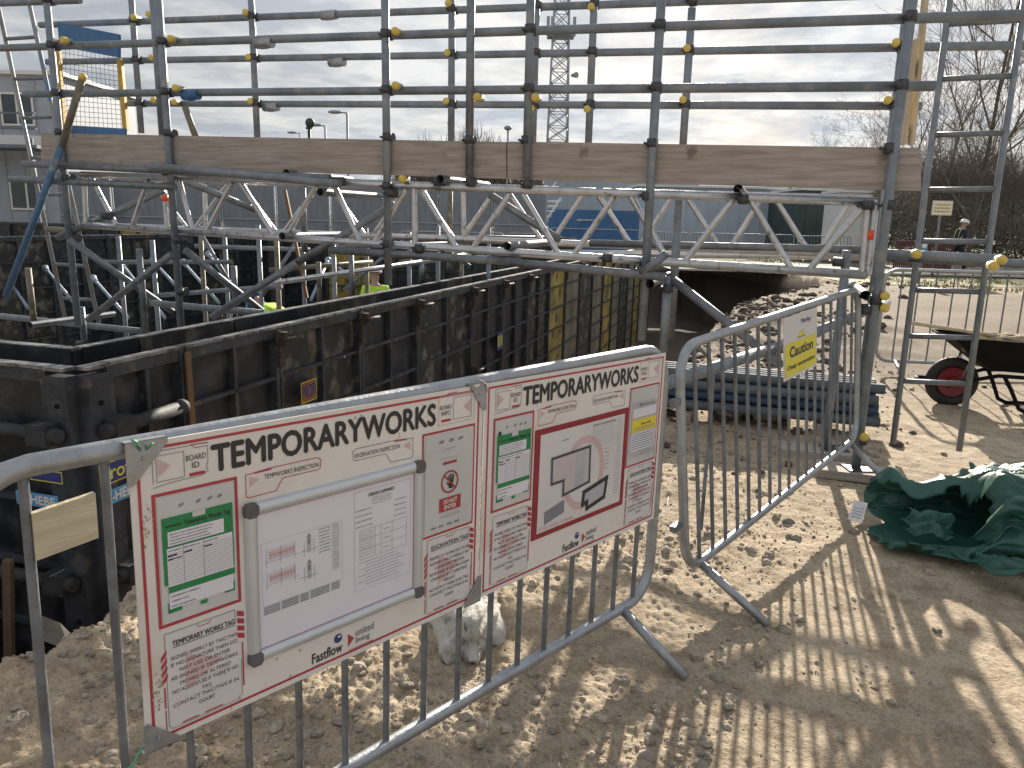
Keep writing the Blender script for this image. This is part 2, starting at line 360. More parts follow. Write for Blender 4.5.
def build_ground():
    a = np.concatenate([np.linspace(-180, -50, 40)[:-1], np.linspace(-50, 48, 760), np.linspace(48, 180, 40)[1:]])
    rr = [0.12, 0.4]
    while rr[-1] < 1: rr.append(rr[-1]*1.02)
    while rr[-1] < 6.5: rr.append(rr[-1]*1.0042)
    while rr[-1] < 14: rr.append(rr[-1]*1.010)
    while rr[-1] < 60: rr.append(rr[-1]*1.02)
    while rr[-1] < 4000: rr.append(rr[-1]*1.25)
    r = np.array(rr); A, Rr = np.meshgrid(np.radians(a), r)
    X = Rr*np.sin(A); Y = Rr*np.cos(A); Z = ground_z(X, Y)
    nr, na = X.shape
    V = np.stack([X.ravel(), Y.ravel(), Z.ravel()], 1)
    i = np.arange(nr-1)[:, None]*na+np.arange(na-1)[None, :]
    Fq = np.stack([i, i+1, i+na+1, i+na], -1).reshape(-1, 4)
    me = bpy.data.meshes.new('ground'); me.vertices.add(len(V)+1); V = np.vstack([V, [0, 0, 0]])
    tri = [(len(V)-1, k+1, k) for k in range(na-1)]
    me.vertices.foreach_set('co', V.ravel())
    nf = len(Fq); me.loops.add(nf*4+len(tri)*3); me.polygons.add(nf+len(tri))
    me.loops.foreach_set('vertex_index', np.concatenate([Fq[:, ::-1].ravel(), np.array(tri).ravel()]))
    me.polygons.foreach_set('loop_start', np.concatenate([np.arange(nf)*4, nf*4+np.arange(len(tri))*3]))
    me.polygons.foreach_set('loop_total', np.concatenate([np.full(nf, 4), np.full(len(tri), 3)]))
    me.update(calc_edges=True); me.validate()
    me.polygons.foreach_set('use_smooth', np.ones(len(me.polygons), bool))
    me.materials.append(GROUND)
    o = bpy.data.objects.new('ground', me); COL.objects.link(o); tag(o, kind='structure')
build_ground()

def rock_mb(mb, c, r, sq=0.7, seed=0, nu=7, nv=5):
    rnd = random.Random(seed); b = len(mb.v); ph = [rnd.uniform(0.7, 1.25) for _ in range((nv+1)*nu)]
    an = rnd.uniform(0, 6.3); ex = rnd.uniform(0.7, 1.3)
    for i in range(nv+1):
        t = -math.pi/2+math.pi*i/nv
        for j in range(nu):
            a = 2*math.pi*j/nu+an; k = ph[i*nu+j] if 0 < i < nv else 1
            mb.v.append((c[0]+r*k*math.cos(t)*math.cos(a)*ex, c[1]+r*k*math.cos(t)*math.sin(a), c[2]+r*k*sq*math.sin(t)))
    for i in range(nv):
        for j in range(nu):
            j2 = (j+1) % nu; mb.f.append((b+i*nu+j, b+i*nu+j2, b+(i+1)*nu+j2, b+(i+1)*nu+j)); mb.sm.append(False)
def build_stones():
    mb = MB(); rnd = random.Random(3); n = 0; pts = []
    while n < 22000:
        rr = 0.9*math.exp(rnd.random()*2.35); a = rad(rnd.uniform(-46, 44)); x, y = rr*math.sin(a), rr*math.cos(a)
        dens = 0.5+float(mnoise.noise(Vector((x*1.3, y*1.3, 3))))
        left = 1.0 if (x < 0.62*y-0.6) else 0.10
        if rnd.random() > dens*left*1.3: continue
        pts.append((x, y)); n += 1
    P = np.array(pts); zz = ground_z(P[:, 0], P[:, 1]); pd = pit_dist(P[:, 0], P[:, 1])
    for k, (x, y) in enumerate(pts):
        if pd[k] > 0.3: continue
        r = min(0.021, 0.0022*math.exp(rnd.expovariate(1.9)))*(1+0.08*math.hypot(x, y))
        rock_mb(mb, (x, y, zz[k]+r*0.15), r, 0.65, k, 6, 4)
    tag(mb.build('loose_stones', STONE), kind='stuff')
build_stones()
# heavier rubble of the dug bank
def build_rubble():
    mb = MB(); rnd = random.Random(5); pts = []
    for _ in range(1500):
        t = rnd.random(); i = rnd.choice([4, 4, 5, 5, 5, 6, 6, 7]); ax, ay = PIT[i]; bx, by = PIT[i+1] if i < 9 else PIT[i]
        pts.append((ax+(bx-ax)*t+rnd.gauss(0.2, .8), ay+(by-ay)*t+rnd.gauss(-.2, .8)))
    P = np.array(pts); zz = ground_z(P[:, 0], P[:, 1])
    for k, (x, y) in enumerate(pts):
        r = 0.011*math.exp(rnd.expovariate(1.5)); r = min(r, .07)*min(1.6, 0.25+0.10*y)
        rock_mb(mb, (x, y, zz[k]+r*0.2), r, 0.6, k+999, 6, 4)
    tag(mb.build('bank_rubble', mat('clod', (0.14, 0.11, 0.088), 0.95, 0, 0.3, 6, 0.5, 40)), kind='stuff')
build_rubble()

# ------------------------------------------------------------------ crowd barriers
def rrect(P, a0, b0, a1, b1, r, seg=6):
    pts = []
    for cx, cy, t0 in ((a1-r, b1-r, 0), (a0+r, b1-r, 90), (a0+r, b0+r, 180), (a1-r, b0+r, 270)):
        for k in range(seg+1):
            t = rad(t0+90*k/seg); pts.append(P(cx+r*math.cos(t), cy+r*math.sin(t)))
    return pts
def barrier(S, L, H0, H1, n, label, legs, group=None, r=0.019, rb=0.0085, foot=0.27, a0=0, first=None, step=None, root_loc=None, lod=12, rc=.13, groundfn=gz, name='crowd_barrier', cat='barrier'):
    t = thing(name, label, cat, root_loc or S.P(a0+L/2, 0), group)
    f = MB(); f.poly(rrect(S.P, a0, H0, a0+L, H1, rc), r, lod, closed=True); f.build('frame', GALV, t)
    st = step or L/(n+1); fs = first if first is not None else a0+st
    for k in range(n):
        x = fs+k*st; e = min(x-a0, a0+L-x); dz = 0
        if e < rc: dz = rc-math.sqrt(max(0, rc*rc-(rc-e)**2))
        b = MB(); b.tube(S.P(x, H0+dz), S.P(x, H1-dz), rb, max(6, lod-4), False); b.build('bar', GALVD, t)
    for x in legs:
        top = S.P(x, H0)
        mb = MB()
        for sgn in (1,):
            e = top+Vector((S.n.x, S.n.y, 0)).normalized()*foot*sgn; e.z = groundfn(e.x, e.y)+0.006
            mb.tube(top, e, r*0.92, lod)
        mb.build('leg', GALV, t)
    return t

az1 = rad(42.18); sl1 = rad(-1.14)
U1 = Vector((math.sin(az1)*math.cos(sl1), math.cos(az1)*math.cos(sl1), math.sin(sl1)))
N1 = Vector((math.cos(az1), -math.sin(az1), 0)); W1 = -N1.cross(U1)
if W1.z < 0: W1 = -W1
O1 = Vector((-.6745, 1.2736, .502))
B1 = Surf(O1-N1*0.026, U1, W1, N1)
class BentSurf(Surf):      # the top rail has sagged a little at its left end
    def P(s, a, b, h=0):
        k = max(0, (.55-a))/.85
        return s.o+s.u*a+s.w*(b-(.036*k*k*max(0, b/.61) if b > 0 else 0))+s.n*h
B1 = BentSurf(O1-N1*0.026, U1, W1, N1)
bar1 = barrier(B1, 2.09, -.312, .610, 16, 'steel crowd barrier in the foreground carrying the two white notice boards', (1.645, -.12), a0=-.275, first=-.155, step=.1245)
# pale board wedged between its first bars
mb = MB(); q = Surf(O1-N1*.014, U1, W1, N1)
mb.slab([q.P(-.150, .425), q.P(-.052, .438), q.P(-.052, .520), q.P(-.150, .507)], N1, .012)
o = mb.build('plate', PLYW, bar1); o['label'] = 'small weathered plywood plate between two bars'
# zip ties
for (x, y, dx, dy) in ((.02, .60, -.022, .03), (.03, .60, .004, .015), (-.012, .012, -.045, -.02), (-.01, .016, -.055, -.034)):
    mb = MB(); mb.poly([B1.P(x, y, .03), B1.P(x+dx*.5, y+dy*.7, .045), B1.P(x+dx, y+dy, .05)], .0022, 6); mb.build('cable_tie', ZIP, bar1)
mb = MB(); mb.poly([B1.P(.872, .612, .02), B1.P(.886, .600, .035), B1.P(.893, .580, .033)], .0025, 6); mb.poly([B1.P(1.77, .0, .03), B1.P(1.80, .01, .06), B1.P(1.86, .06, .03)], .0018, 6)
mb.poly([B1.P(.835, .605, .012), B1.P(.850, .598, .032), B1.P(.862, .60, .03)], .004, 6)
mb.build('white_tie', WHITE, bar1)

TLv, TRv, BRv, BLv = Vector((.62, 2.83, 1.05)), Vector((2.02, 4.53, 1.14)), Vector((2.10, 4.51, .25)), Vector((.70, 2.81, .15))
U2 = (BRv-BLv).normalized(); W2 = (TLv-BLv); W2 = (W2-U2*W2.dot(U2)).normalized(); N2 = U2.cross(W2)
B2 = Surf(BLv, U2, W2, N2)
bar2 = barrier(B2, 2.20, 0, .90, 17, 'steel crowd barrier beside the scaffold carrying the yellow caution sign', (.12, 2.08), foot=.30)
mb = MB()
pts = [on(BLv-N2*.03, N2, *p) for p in ((697, 347), (709, 357), (713, 380), (710, 430), (705, 480), (701, 530))]
mb.poly(pts, .008, 8); mb.build('bent_rod', GALVD, bar2)
mb = MB()
for y in (402, 527):
    c = on(BLv, N2, 676, y); mb.obox(c, U2*.03, W2*.012, N2*.012)
mb.build('hook', GALVD, bar2)

# ------------------------------------------------------------------ notice boards
def spiky(s, a0, b0, a1, b1, m1=GREYPR, m2=REDPR, w=.0014):
    """outline of the printed tab with its cut corner"""
    c = .008
    s.line(m1, [(a0, b0+c), (a0, b1), (a1-.03, b1), (a1-.024, b1-.006), (a1, b1-.006), (a1, b0+.03), (a1-.004, b0+.02), (a1, b0+.012), (a1-.012, b0+.006), (a0+.03, b0+.004), (a0, b0)], w, .0010)
def tab_insp(s, x, mirror, text):
    X = (lambda a: x+.174-a) if mirror else (lambda a: x+a)
    s.line(REDPR if not mirror else GREYPR, [(X(0), .452), (X(0), .497), (X(.05), .501), (X(.165), .501), (X(.174), .494), (X(.172), .478), (X(.168), .474), (X(.082), .474), (X(.066), .450), (X(.006), .449)], .0016, .0010, True)
    s.line(REDPR, [(X(.02), .4975), (X(.055), .4985)], .003, .0012)
    s.poly(PINKPR, [(X(.008), .47), (X(.03), .483), (X(.008), .492)], .0009)
    a, b = sorted((X(.04), X(.168))); s.text(BLACKPR, text, a, .480, b, .490)
def tag_text(s, x0, x1, title, lines):
    b1, b0 = .222, .020; w = x1-x0; c = (x0+x1)/2
    s.rect(PAPER_G, x0+.008, b0+.003, x1-.008, b1-.002, .0006)
    s.line(GREYPR, [(x0+.008, b0+.01), (x0+.008, b1), (x1-.02, b1), (x1-.02, b1-.03)], .0013)
    s.line(GREYPR, [(x0+.008, b0+.01), (x0+.014, b0+.002), (x1-.022, b0+.002), (x1-.010, b0+.014), (x1-.010, b0+.09)], .0013)
    for k in range(4):
        y = b1-.004-k*.016; s.poly(REDPR, [(x1-.016, y), (x1-.001, y-.006), (x1-.001, y-.017), (x1-.016, y-.011)], .0011)
        y = b1-.032-k*.016; s.poly(REDPR, [(x0-.001, y-.014), (x0+.010, y), (x0+.010, y-.010), (x0-.001, y-.024)], .0011)
    s.line(REDPR, [(x1-.006, b1-.078), (x1-.006, b0+.03)], .003); s.line(REDPR, [(x0+.003, b1-.11), (x0+.003, b1-.15)], .003); s.line(REDPR, [(x0+.003, b0+.005), (x0+.003, b0+.045)], .002)
    s.line(REDPR, [(x0+.035, b0+.006), (x0+.065, b0+.006)], .003); s.line(REDPR, [(x0+.08, b0+.006), (x0+.115, b0+.006)], .003)
    s.line(REDPR, [(c-.014, b1-.003), (c-.010, b1-.008), (c+.010, b1-.008), (c+.014, b1-.003)], .0014)
    s.poly(PINKPR, [(c-.04, .09), (c+.035, .13), (c-.04, .17)], .0008)
    s.text(BLACKPR, title, x0+.022, b1-.030, x1-.022, b1-.019, bold=.0003)
    s.rect(BLACKPR, x0+.022, b1-.0335, x1-.022, b1-.0322, .0012)
    y = b1-.050
    for i, l in enumerate(lines):
        wd = min(.0072*len(l)*.92, w-.03)*(0.97); s.text(BLACKPR, l, c-wd/2, y-.0078, c+wd/2, y)
        y -= .0142
        if i in (2, 4, 6): s.rect(PINKPR, c-.045, y+.002, c+.045, y+.0028, .001)
        if i in (4,): y -= .0
PAPER_G = mat('board_panel_grey', (0.70, 0.67, 0.67), 0.4, 0, 0.04, 5)
def green_tag(s, x0, x1, b0, b1, rnd):
    w = x1-x0; hh = b1-b0
    s.rect(GREENPR, x0, b0+hh*.30, x1, b1, .0012)
    s.rect(ACR, x0+w*.42, b1-.010, x0+w*.60, b1+.0005, .0016)
    s.text(BLACKPR, 'Temporary Works Tag', x0+w*.30, b1-.024, x1-w*.04, b1-.012, .0018, .0002)
    s.line(BLACKPR, [(x0+w*.05, b1-.017), (x0+w*.25, b1-.017)], .003, .0018)
    s.rect(PAPER, x0+w*.07, b1-.056, x1-w*.14, b1-.028, .0016)
    for k in range(4): s.scribble(GREYPR, x0+w*.10, b1-.035-k*.006, x0+w*rnd.uniform(.5, .8), b1-.032-k*.006, h=.002, rnd=rnd)
    s.rect(PAPER, x0+w*.05, b0+hh*.28, x1-w*.02, b1-.060, .0015)
    top = b1-.060; bot = b0+hh*.28
    k = 0; y = top-.012
    while y > bot+.002:
        s.rect(LGREYPR, x0+w*.06, y, x1-w*.03, y+.0013, .0018); y -= .0049
    for q in (.27, .55): s.rect(GREYPR, x0+w*q, bot, x0+w*q+.0009, top, .0019)
    for q0, q1 in ((.07, .25), (.28, .5), (.57, .75)):
        s.scribble(GREYPR, x0+w*q0, top-.007, x0+w*q1, top-.003, h=.002, rnd=rnd); s.scribble(BLACKPR, x0+w*q0, top-.017, x0+w*(q0+.1), top-.012, h=.0021, rnd=rnd)
    s.scribble(BLACKPR, x0+w*.07, top-.024, x0+w*.24, top-.019, h=.0021, rnd=rnd)
    s.rect(GREENPR, x0+w*.05, bot-.013, x1, bot, .0017)
    s.rect(GREENPR, x0+w*.03, b0, x0+w*.22, b0+.008, .0012); s.rect(GREENPR, x1-w*.16, b0+.004, x1-.001, b0+.024, .0012); s.rect(GREENPR, x0+w*.03, b0, x0+w*.08, b0+.02, .0012); s.rect(GREENPR, x0+w*.48, b0-.003, x0+w*.58, b0+.005, .0012)
    s.rect(PAPER, x0+w*.05, b0+.008, x1-w*.03, bot-.013, .0014)
    for k in range(3): s.scribble(GREYPR, x0+w*.08, bot-.022-k*.010, x0+w*rnd.uniform(.3, .5), bot-.018-k*.010, h=.002, rnd=rnd)
def corner(s, P, mirror=1, up=1):
    t = [P(0, 0), P(.062, 0), P(.0, -.075)]
def bracket(parent, s, x, y, dx, dy, fold=True):
    mb = MB(); e = .006; sx = 1 if dx > 0 else -1; sy = 1 if dy > 0 else -1
    pts = [s.P(x-sx*e, y-sy*e, .005), s.P(x+dx, y-sy*e, .005), s.P(x+dx, y+sy*.004, .005), s.P(x+sx*.004, y+dy, .005), s.P(x-sx*e, y+dy, .005)]
    mb.slab(pts, s.n, .0018)
    mb.slab([s.P(x-sx*e, y-sy*e, .005), s.P(x+dx, y-sy*e, .005), s.P(x+dx, y-sy*e, -.012), s.P(x-sx*e, y-sy*e, -.012)], s.w*(-sy), .0018)
    mb.sphere(s.P(x+dx*.35, y+dy*.35, .006), .004)
    mb.build('corner_bracket', GALV, parent)
def notice_board(x0, label, second):
    s = Surf(O1+U1*x0, U1, W1, N1); Wd = .884; H = .598
    t = thing('notice_board', label, 'notice board', s.P(Wd/2, 0), 'white notice boards on the front barrier')
    mb = MB(); mb.slab([s.P(0, 0), s.P(Wd, 0), s.P(Wd, H), s.P(0, H)], N1, .004); mb.build('panel', WHITE, t)
    rnd = random.Random(5+second)
    s.frame(REDPR, .012, .012, Wd-.014, H-.010, .0056, .0007)
    # id and info tabs
    s.scope = 'identity_tab'; spiky(s, .040, .511, .143, .578); s.frame(GREYPR, .046, .520, .098, .570, .0013, .001)
    s.poly(PINKPR, [(.050, .530), (.072, .548), (.050, .564)], .0009)
    s.text(BLACKPR, 'BOARD', .101, .549, .139, .560); s.text(BLACKPR, 'ID', .112, .534, .126, .545); s.rect(REDPR, .106, .519, .136, .525, .0012)
    s.line(REDPR, [(.112, .579), (.143, .578)], .002)
    s.scope = 'information_tab'; s.frame(PINKPR, .728, .512, .852, .586, .0014, .001); s.frame(GREYPR, .778, .521, .842, .578, .0013, .0012)
    s.poly(PINKPR, [(.838, .532), (.815, .550), (.838, .566)], .0009)
    s.text(BLACKPR, 'BOARD', .733, .551, .772, .562); s.text(BLACKPR, 'INFO', .738, .536, .768, .547); s.rect(REDPR, .738, .520, .770, .526, .0012)
    s.line(REDPR, [(.728, .584), (.755, .584), (.762, .590), (.79, .590)], .002)
    # heading
    s.scope = 'heading'; s.text(BLACKPR, 'TEMPORARYWORKS', .151, .518, .718, .570, .0012, bold=.0022)
    s.scope = 'inspection_tab'; tab_insp(s, .218, False, 'TEMPWORKS INSPECTION'); s.scope = 'excavation_tab'; tab_insp(s, .474, True, 'EXCAVATION INSPECTION')
    # left tag holder and right holder
    s.scope = 'left_holder'; s.frame(REDPR, .035, .235, .200, .499, .0062, .0008); s.scope = 'right_holder'; s.frame(REDPR, .677, .228, .856, .500, .0056, .0008)
    s.scope = 'works_instruction'; tag_text(s, .036, .205, 'TEMPORARY WORKS TAG', ['SIGNED WEEKLY BY TWC/TWS', 'IF NO SIGNATURE THEN DO', 'NOT USE OR ENTER', 'RE-SIGNED IF TEMPWORKS', 'MOVED OR ALTERED', 'NO ACCESS/USE IF THERE IS NO', 'TAG', 'CONTACT TWC/TWS IF IN', 'DOUBT'])
    s.scope = 'excavation_instruction'; tag_text(s, .690, .862, 'EXCAVATION TAG', ['PERMIT TO WORK/DIG TO BE', 'SIGNED DAILY/WEEKLY BY', 'COMPETENT PERSON', 'RE-SIGNED IF EXCAVATION', 'CHANGED BY COMPETENT', 'PERSON', 'NO ENTRY IF THERE IS NO TAG', 'CONTACT TWC/TWS IF IN', 'DOUBT'])
    # logos
    s.scope = 'company_logo'; s.text(BLACKPR, 'Fastflow', .362, .026, .442, .050, .0012, .0005); s.line(GREYPR, [(.364, .018), (.385, .018)], .0022)
    cx, cy = .431, .062
    s.poly(NAVYPR, [(cx+.011*math.cos(rad(k*20)), cy+.011*math.sin(rad(k*20))) for k in range(18)], .0012)
    s.poly(WHITE, [(cx+.005*math.cos(rad(k*30))+.003, cy+.0025*math.sin(rad(k*30))+.004) for k in range(12)], .0016)
    s.poly(REDPR, [(.458, .030), (.475, .046), (.458, .062)], .0012)
    s.text(GREYPR, 'united', .480, .048, .532, .066, .0012, .0003); s.text(GREYPR, 'living', .480, .026, .520, .044, .0012, .0003); s.rect(REDPR, .460, .019, .530, .0203, .0012)
    s.build(t, {'red_print': 'border', 'black_print': 'lettering', 'grey_print': 'fine_lines', 'pink_print': 'faded_mark', 'navy_print': 'logo', 'board_white': 'logo_highlight', 'board_panel_grey': 'text_panel'})
    # left holder
    mb = MB(); mb.slab([s.P(.043, .243, .0022), s.P(.192, .243, .0022), s.P(.192, .491, .0022), s.P(.043, .491, .0022)], N1, .0016)
    h = mb.build('tag_holder', ACR, t)
    q = Surf(s.P(0, 0, .0022), U1, W1, N1); green_tag(q, .049, .187, .262 if not second else .262, .450, rnd)
    for a in (.085, .118, .14, .16): q.line(GREYPR, [(a, .468), (a+.004, .470)], .005, .001)
    if second: q.poly(BLACKPR, [(.058+.006*math.cos(rad(k*30)), .455+.007*math.sin(rad(k*30))) for k in range(12)], .0025)
    q.build(h, {'green_print': 'green_tag', 'paper': 'tag_paper', 'grey_print': 'handwriting', 'light_grey_print': 'ruled_lines', 'black_print': 'tag_lettering', 'grey_holder': 'tag_tab'})
    # right holder
    mb = MB(); mb.slab([s.P(.686, .237, .0022), s.P(.850, .237, .0022), s.P(.850, .492, .0022), s.P(.686, .492, .0022)], N1, .0016)
    h = mb.build('tag_holder', ACR, t)
    if not second:
        q.line(REDPR, [(.748, .413), (.788, .413)], .007, .001)
        cx, cy, R_ = .769, .362, .030
        ring = lambda r: [(cx+r*math.cos(rad(k*10)), cy+r*math.sin(rad(k*10))) for k in range(36)]
        a, b = ring(R_), ring(R_-.0048)
        for k in range(36): q.poly(REDPR, [a[k], a[(k+1) % 36], b[(k+1) % 36], b[k]], .0012)
        q.rect(BLACKPR, cx-.003, cy-.018, cx+.011, cy+.002, .0010)
        for j, (fx, fl, an) in enumerate(((-.001, .016, 12), (.003, .019, 3), (.007, .018, -5), (.0105, .014, -14))):
            q.line(BLACKPR, [(cx+fx, cy), (cx+fx-math.sin(rad(an))*fl, cy+fl)], .0034, .0010)
        q.line(BLACKPR, [(cx, cy-.012), (cx-.009, cy-.002)], .004, .0010)
        q.line(REDPR, [(cx-.020, cy+.020), (cx+.020, cy-.020)], .0046, .0016)
        q.rect(REDPR, .734, .286, .808, .322, .0012); q.text(WHITE, 'DO NOT', .748, .306, .794, .317, .0018, .0004); q.text(WHITE, 'ENTER', .751, .291, .791, .302, .0018, .0004)
        for y in (.276, .271): q.line(LGREYPR, [(.738, y), (.804, y)], .0016, .001)
        for a in (.735, .768, .80): q.line(GREYPR, [(a, .47), (a+.008, .471)], .007, .001)
        for a in (.71, .735, .765, .79): q.line(GREYPR, [(a, .250), (a+.012, .250)], .005, .001)
        q.line(LGREYPR, [(.735, .425), (.80, .425)], .0016, .001); q.line(LGREYPR, [(.75, .448), (.785, .450)], .003, .001)
        q.build(h, {'red_print': 'prohibition_sign', 'black_print': 'hand_symbol', 'board_white': 'sign_lettering', 'light_grey_print': 'fine_print', 'grey_print': 'emboss_mark'})
    else:
        q.rect(LGREYPR, .694, .258, .846, .447, .0008); q.rect(PAPER, .700, .395, .842, .425, .0012)
        q.text(BLACKPR, 'Excavation Tag', .745, .430, .83, .440, .0014)
        q.line(REDPR, [(.738, .433), (.742, .440)], .004, .0014)
        q.rect(YELPR, .698, .345, .846, .388, .0012); q.poly(BLACKPR, [(.752, .366), (.764, .366), (.758, .376)], .0016); q.poly(BLACKPR, [(.800, .366), (.812, .366), (.806, .376)], .0016); q.line(BLACKPR, [(.766, .369), (.798, .369)], .003, .0016)
        for y in (.358, .352): q.line(GREYPR, [(.71, y), (.835, y)], .0018, .0016)
        q.rect(PAPER, .698, .280, .846, .342, .0012)
        for k in range(7): q.rect(GREYPR, .702, .286+k*.008, .842, .289+k*.008, .0015)
        q.build(h, {'light_grey_print': 'grey_tag', 'paper': 'tag_paper', 'yellow_print': 'yellow_strip', 'black_print': 'tag_lettering', 'grey_print': 'ruled_lines', 'red_print': 'tag_mark'})
    # middle document
    if not second:
        a0, b0, a1, b1, w = .210, .088, .676, .437, .026
        fr = thing_part = None
        mb = MB()
        for (p, r_) in ((((a0+w, b1-w/2), (a1-w, b1-w/2)), 0), (((a0+w, b0+w/2), (a1-w, b0+w/2)), 0), (((a0+w/2, b0+w), (a0+w/2, b1-w)), 1), (((a1-w/2, b0+w), (a1-w/2, b1-w)), 1)):
            A = s.P(*p[0], .006); B = s.P(*p[1], .006); side = s.w if r_ == 0 else s.u
            n = 8; prof = [(-w/2, -.006), (-w/2, .0), (-w*.35, .006), (-w*.1, .0085), (w*.15, .0085), (w*.38, .006), (w/2, 0), (w/2, -.006)]
            b = len(mb.v)
            for E_ in (A, B): mb.v += [tuple(E_+side*c+N1*h_) for c, h_ in prof]
            for k in range(n): k2 = (k+1) % n; mb.f.append((b+k, b+k2, b+n+k2, b+n+k)); mb.sm.append(1 < k < 6)
        fr = mb.build('snap_frame', ALF, t)
        for cx, cy in ((a0+w/2, b0+w/2), (a1-w/2, b0+w/2), (a0+w/2, b1-w/2), (a1-w/2, b1-w/2)):
            mb = MB(); pts = [s.P(cx+.0145*math.cos(rad(k))*(1 if abs(math.cos(rad(k))) > .9 else 1.15), cy+.0145*math.sin(rad(k))*(1 if abs(math.sin(rad(k))) > .9 else 1.15), .0155) for k in range(0, 360, 30)]
            mb.slab(pts, N1, .015); mb.build('corner_cap', DKG, fr)
        q = Surf(s.P(0, 0, .003), U1, W1, N1)
        q.frame(REDPR, a0+w-.001, b0+w-.001, a1-w+.001, b1-w+.001, .0022, .0022)
        q.rect(PAPER, a0+w-.002, b0+w-.002, a1-w+.002, b1-w+.002, .0004)
        # drawing sheet
        X0, X1, Y0, Y1 = .245, .440, .215, .345
        q.frame(LGREYPR, X0, Y0-.01, X1+.002, Y1, .0009, .0008)
        rd = random.Random(4)
        for (yy) in (.305, .255):
            q.frame(LGREYPR, .262, yy, .322, yy+.022, .0009, .001)
            for k in range(9): q.rect(PINKPR, .264+k*.0065, yy+.002, .268+k*.0065, yy+.018, .0011)
            q.line(REDPR, [(.262, yy+.010), (.322, yy+.010)], .0009, .0013); q.line(GREYPR, [(.254, yy-.004), (.330, yy-.004)], .0008, .001)
            for k in range(3): q.line(GREYPR, [(.256+k*.033, yy-.014), (.256+k*.033, yy+.026)], .0008, .001)
        for (yy) in (.295, .235):
            q.rect(LGREYPR, .352, yy, .362, yy+.035, .001); q.rect(GREYPR, .354, yy+.018, .360, yy+.032, .0013); q.poly(GREYPR, [(.351, yy+.035), (.363, yy+.035), (.357, yy+.044)], .0012)
            q.line(GREYPR, [(.335, yy+.006), (.378, yy+.006)], .001, .001); q.line(GREYPR, [(.345, yy-.004), (.345, yy+.028)], .0009, .001); q.line(GREYPR, [(.369, yy-.004), (.369, yy+.028)], .0009, .001)
        for k in range(8): q.scribble(GREYPR, .382, .338-k*.0075, .410, .341-k*.0075, h=.0012, rnd=rd)
        for k in range(26): q.scribble(GREYPR, .416, .340-k*.0042, .434, .342-k*.0042, h=.0012, rnd=rd)
        for c0, c1 in ((.247, .285), (.288, .330), (.333, .355), (.358, .408), (.412, .435)):
            q.rect(LGREYPR, c0, .186, c1, .206, .0007)
            for k in range(3): q.scribble(GREYPR, c0+.002, .188+k*.006, c1-.002, .191+k*.006, h=.0012, rnd=rd)
        # letter sheet
        q.frame(LGREYPR, .475, .160, .640, .400, .0009, .001); 
        q.text(BLACKPR, 'DESIGN SUMMARY', .515, .383, .590, .391, .0012, .0002)
        for k in range(4): q.scribble(GREYPR, .525, .377-k*.005, .580, .379-k*.005, h=.0012, rnd=rd)
        for k in range(4):
            q.scribble(GREYPR, .480, .353-k*.013, .525, .356-k*.013, h=.0012, rnd=rd); q.scribble(GREYPR, .590, .355-k*.013, .625, .358-k*.013, h=.0012, rnd=rd)
        for k in range(4): q.rect(GREYPR, .490, .235+k*.0235, .628, .2358+k*.0235, .001)
        for a in (.490, .533, .550, .583, .627): q.rect(GREYPR, a, .235, a+.0008, .3063, .0012)
        for k in range(9): q.scribble(LGREYPR, .494, .298-k*.007, .528, .301-k*.007, h=.0012, rnd=rd)
        for k in range(3): q.scribble(GREYPR, .558, .292-k*.023, .575, .295-k*.023, h=.0012, rnd=rd)
        for k in range(8): q.scribble(GREYPR, .485+.02*(k % 2), .226-k*.008, .60+.012*(k % 3), .228-k*.008, h=.0012, rnd=rd)
        q.build(fr, {'paper': 'drawing_sheet', 'light_grey_print': 'drawing_lines', 'grey_print': 'drawing_text', 'pink_print': 'drawing_shading', 'red_print': 'frame_edge', 'black_print': 'sheet_heading'})
    else:
        a0, b0, a1, b1 = .208, .106, .672, .438
        mb = MB(); mb.slab([s.P(a0, b0, .003), s.P(a1, b0, .003), s.P(a1, b1, .003), s.P(a0, b1, .003)], N1, .0024); fr = mb.build('poster_surround', MAROON, t)
        q = Surf(s.P(0, 0, .003), U1, W1, N1); q.rect(PAPER_G, a0+.022, b0+.016, a1-.020, b1-.017, .0004)
        cx, cy = .445, .265
        A = [(cx+.105*math.cos(rad(k*10)), cy+.118*math.sin(rad(k*10))) for k in range(36)]; Bq = [(cx+.083*math.cos(rad(k*10)), cy+.095*math.sin(rad(k*10))) for k in range(36)]
        for k in range(36): q.poly(PINKPR, [A[k], A[(k+1) % 36], Bq[(k+1) % 36], Bq[k]], .0007)
        pl = [(.285, .340), (.470, .345), (.475, .230), (.345, .215), (.345, .262), (.288, .262)]
        q.poly(mat('plan_tint', (0.58, 0.52, 0.53), 0.5, 0, .05, 5), pl, .0010); q.rect(LGREYPR, .400, .228, .445, .340, .0013)
        q.line(GREYPR, pl, .010, .0016, True); q.line(BLACKPR, pl, .0045, .0020, True)
        q.poly(GREYPR, [(.262, .142), (.355, .160), (.352, .200), (.260, .182)], .0013)
        pl2 = [(.450, .200), (.570, .222), (.560, .160), (.470, .142), (.468, .165), (.446, .160)]
        q.poly(LGREYPR, pl2, .0013); q.line(BLACKPR, pl2, .014, .0016, True)
        rd = random.Random(8)
        q.text(BLACKPR, 'General Construction Notes', .480, .405, .600, .413, .0012)
        for k in range(9): q.scribble(LGREYPR, .480+.02*(k > 4), .398-k*.008, .598, .401-k*.008, h=.001, rnd=rd)
        for k in range(30): q.scribble(LGREYPR, .612, .404-k*.0085, .638, .408-k*.0085, h=.001, rnd=rd)
        for k in range(6): q.scribble(GREYPR, .55, .32-k*.013, .572, .324-k*.013, h=.001, rnd=rd)
        q.text(PINKPR, 'Do not scale', .240, .128, .40, .139, .0012, .0005)
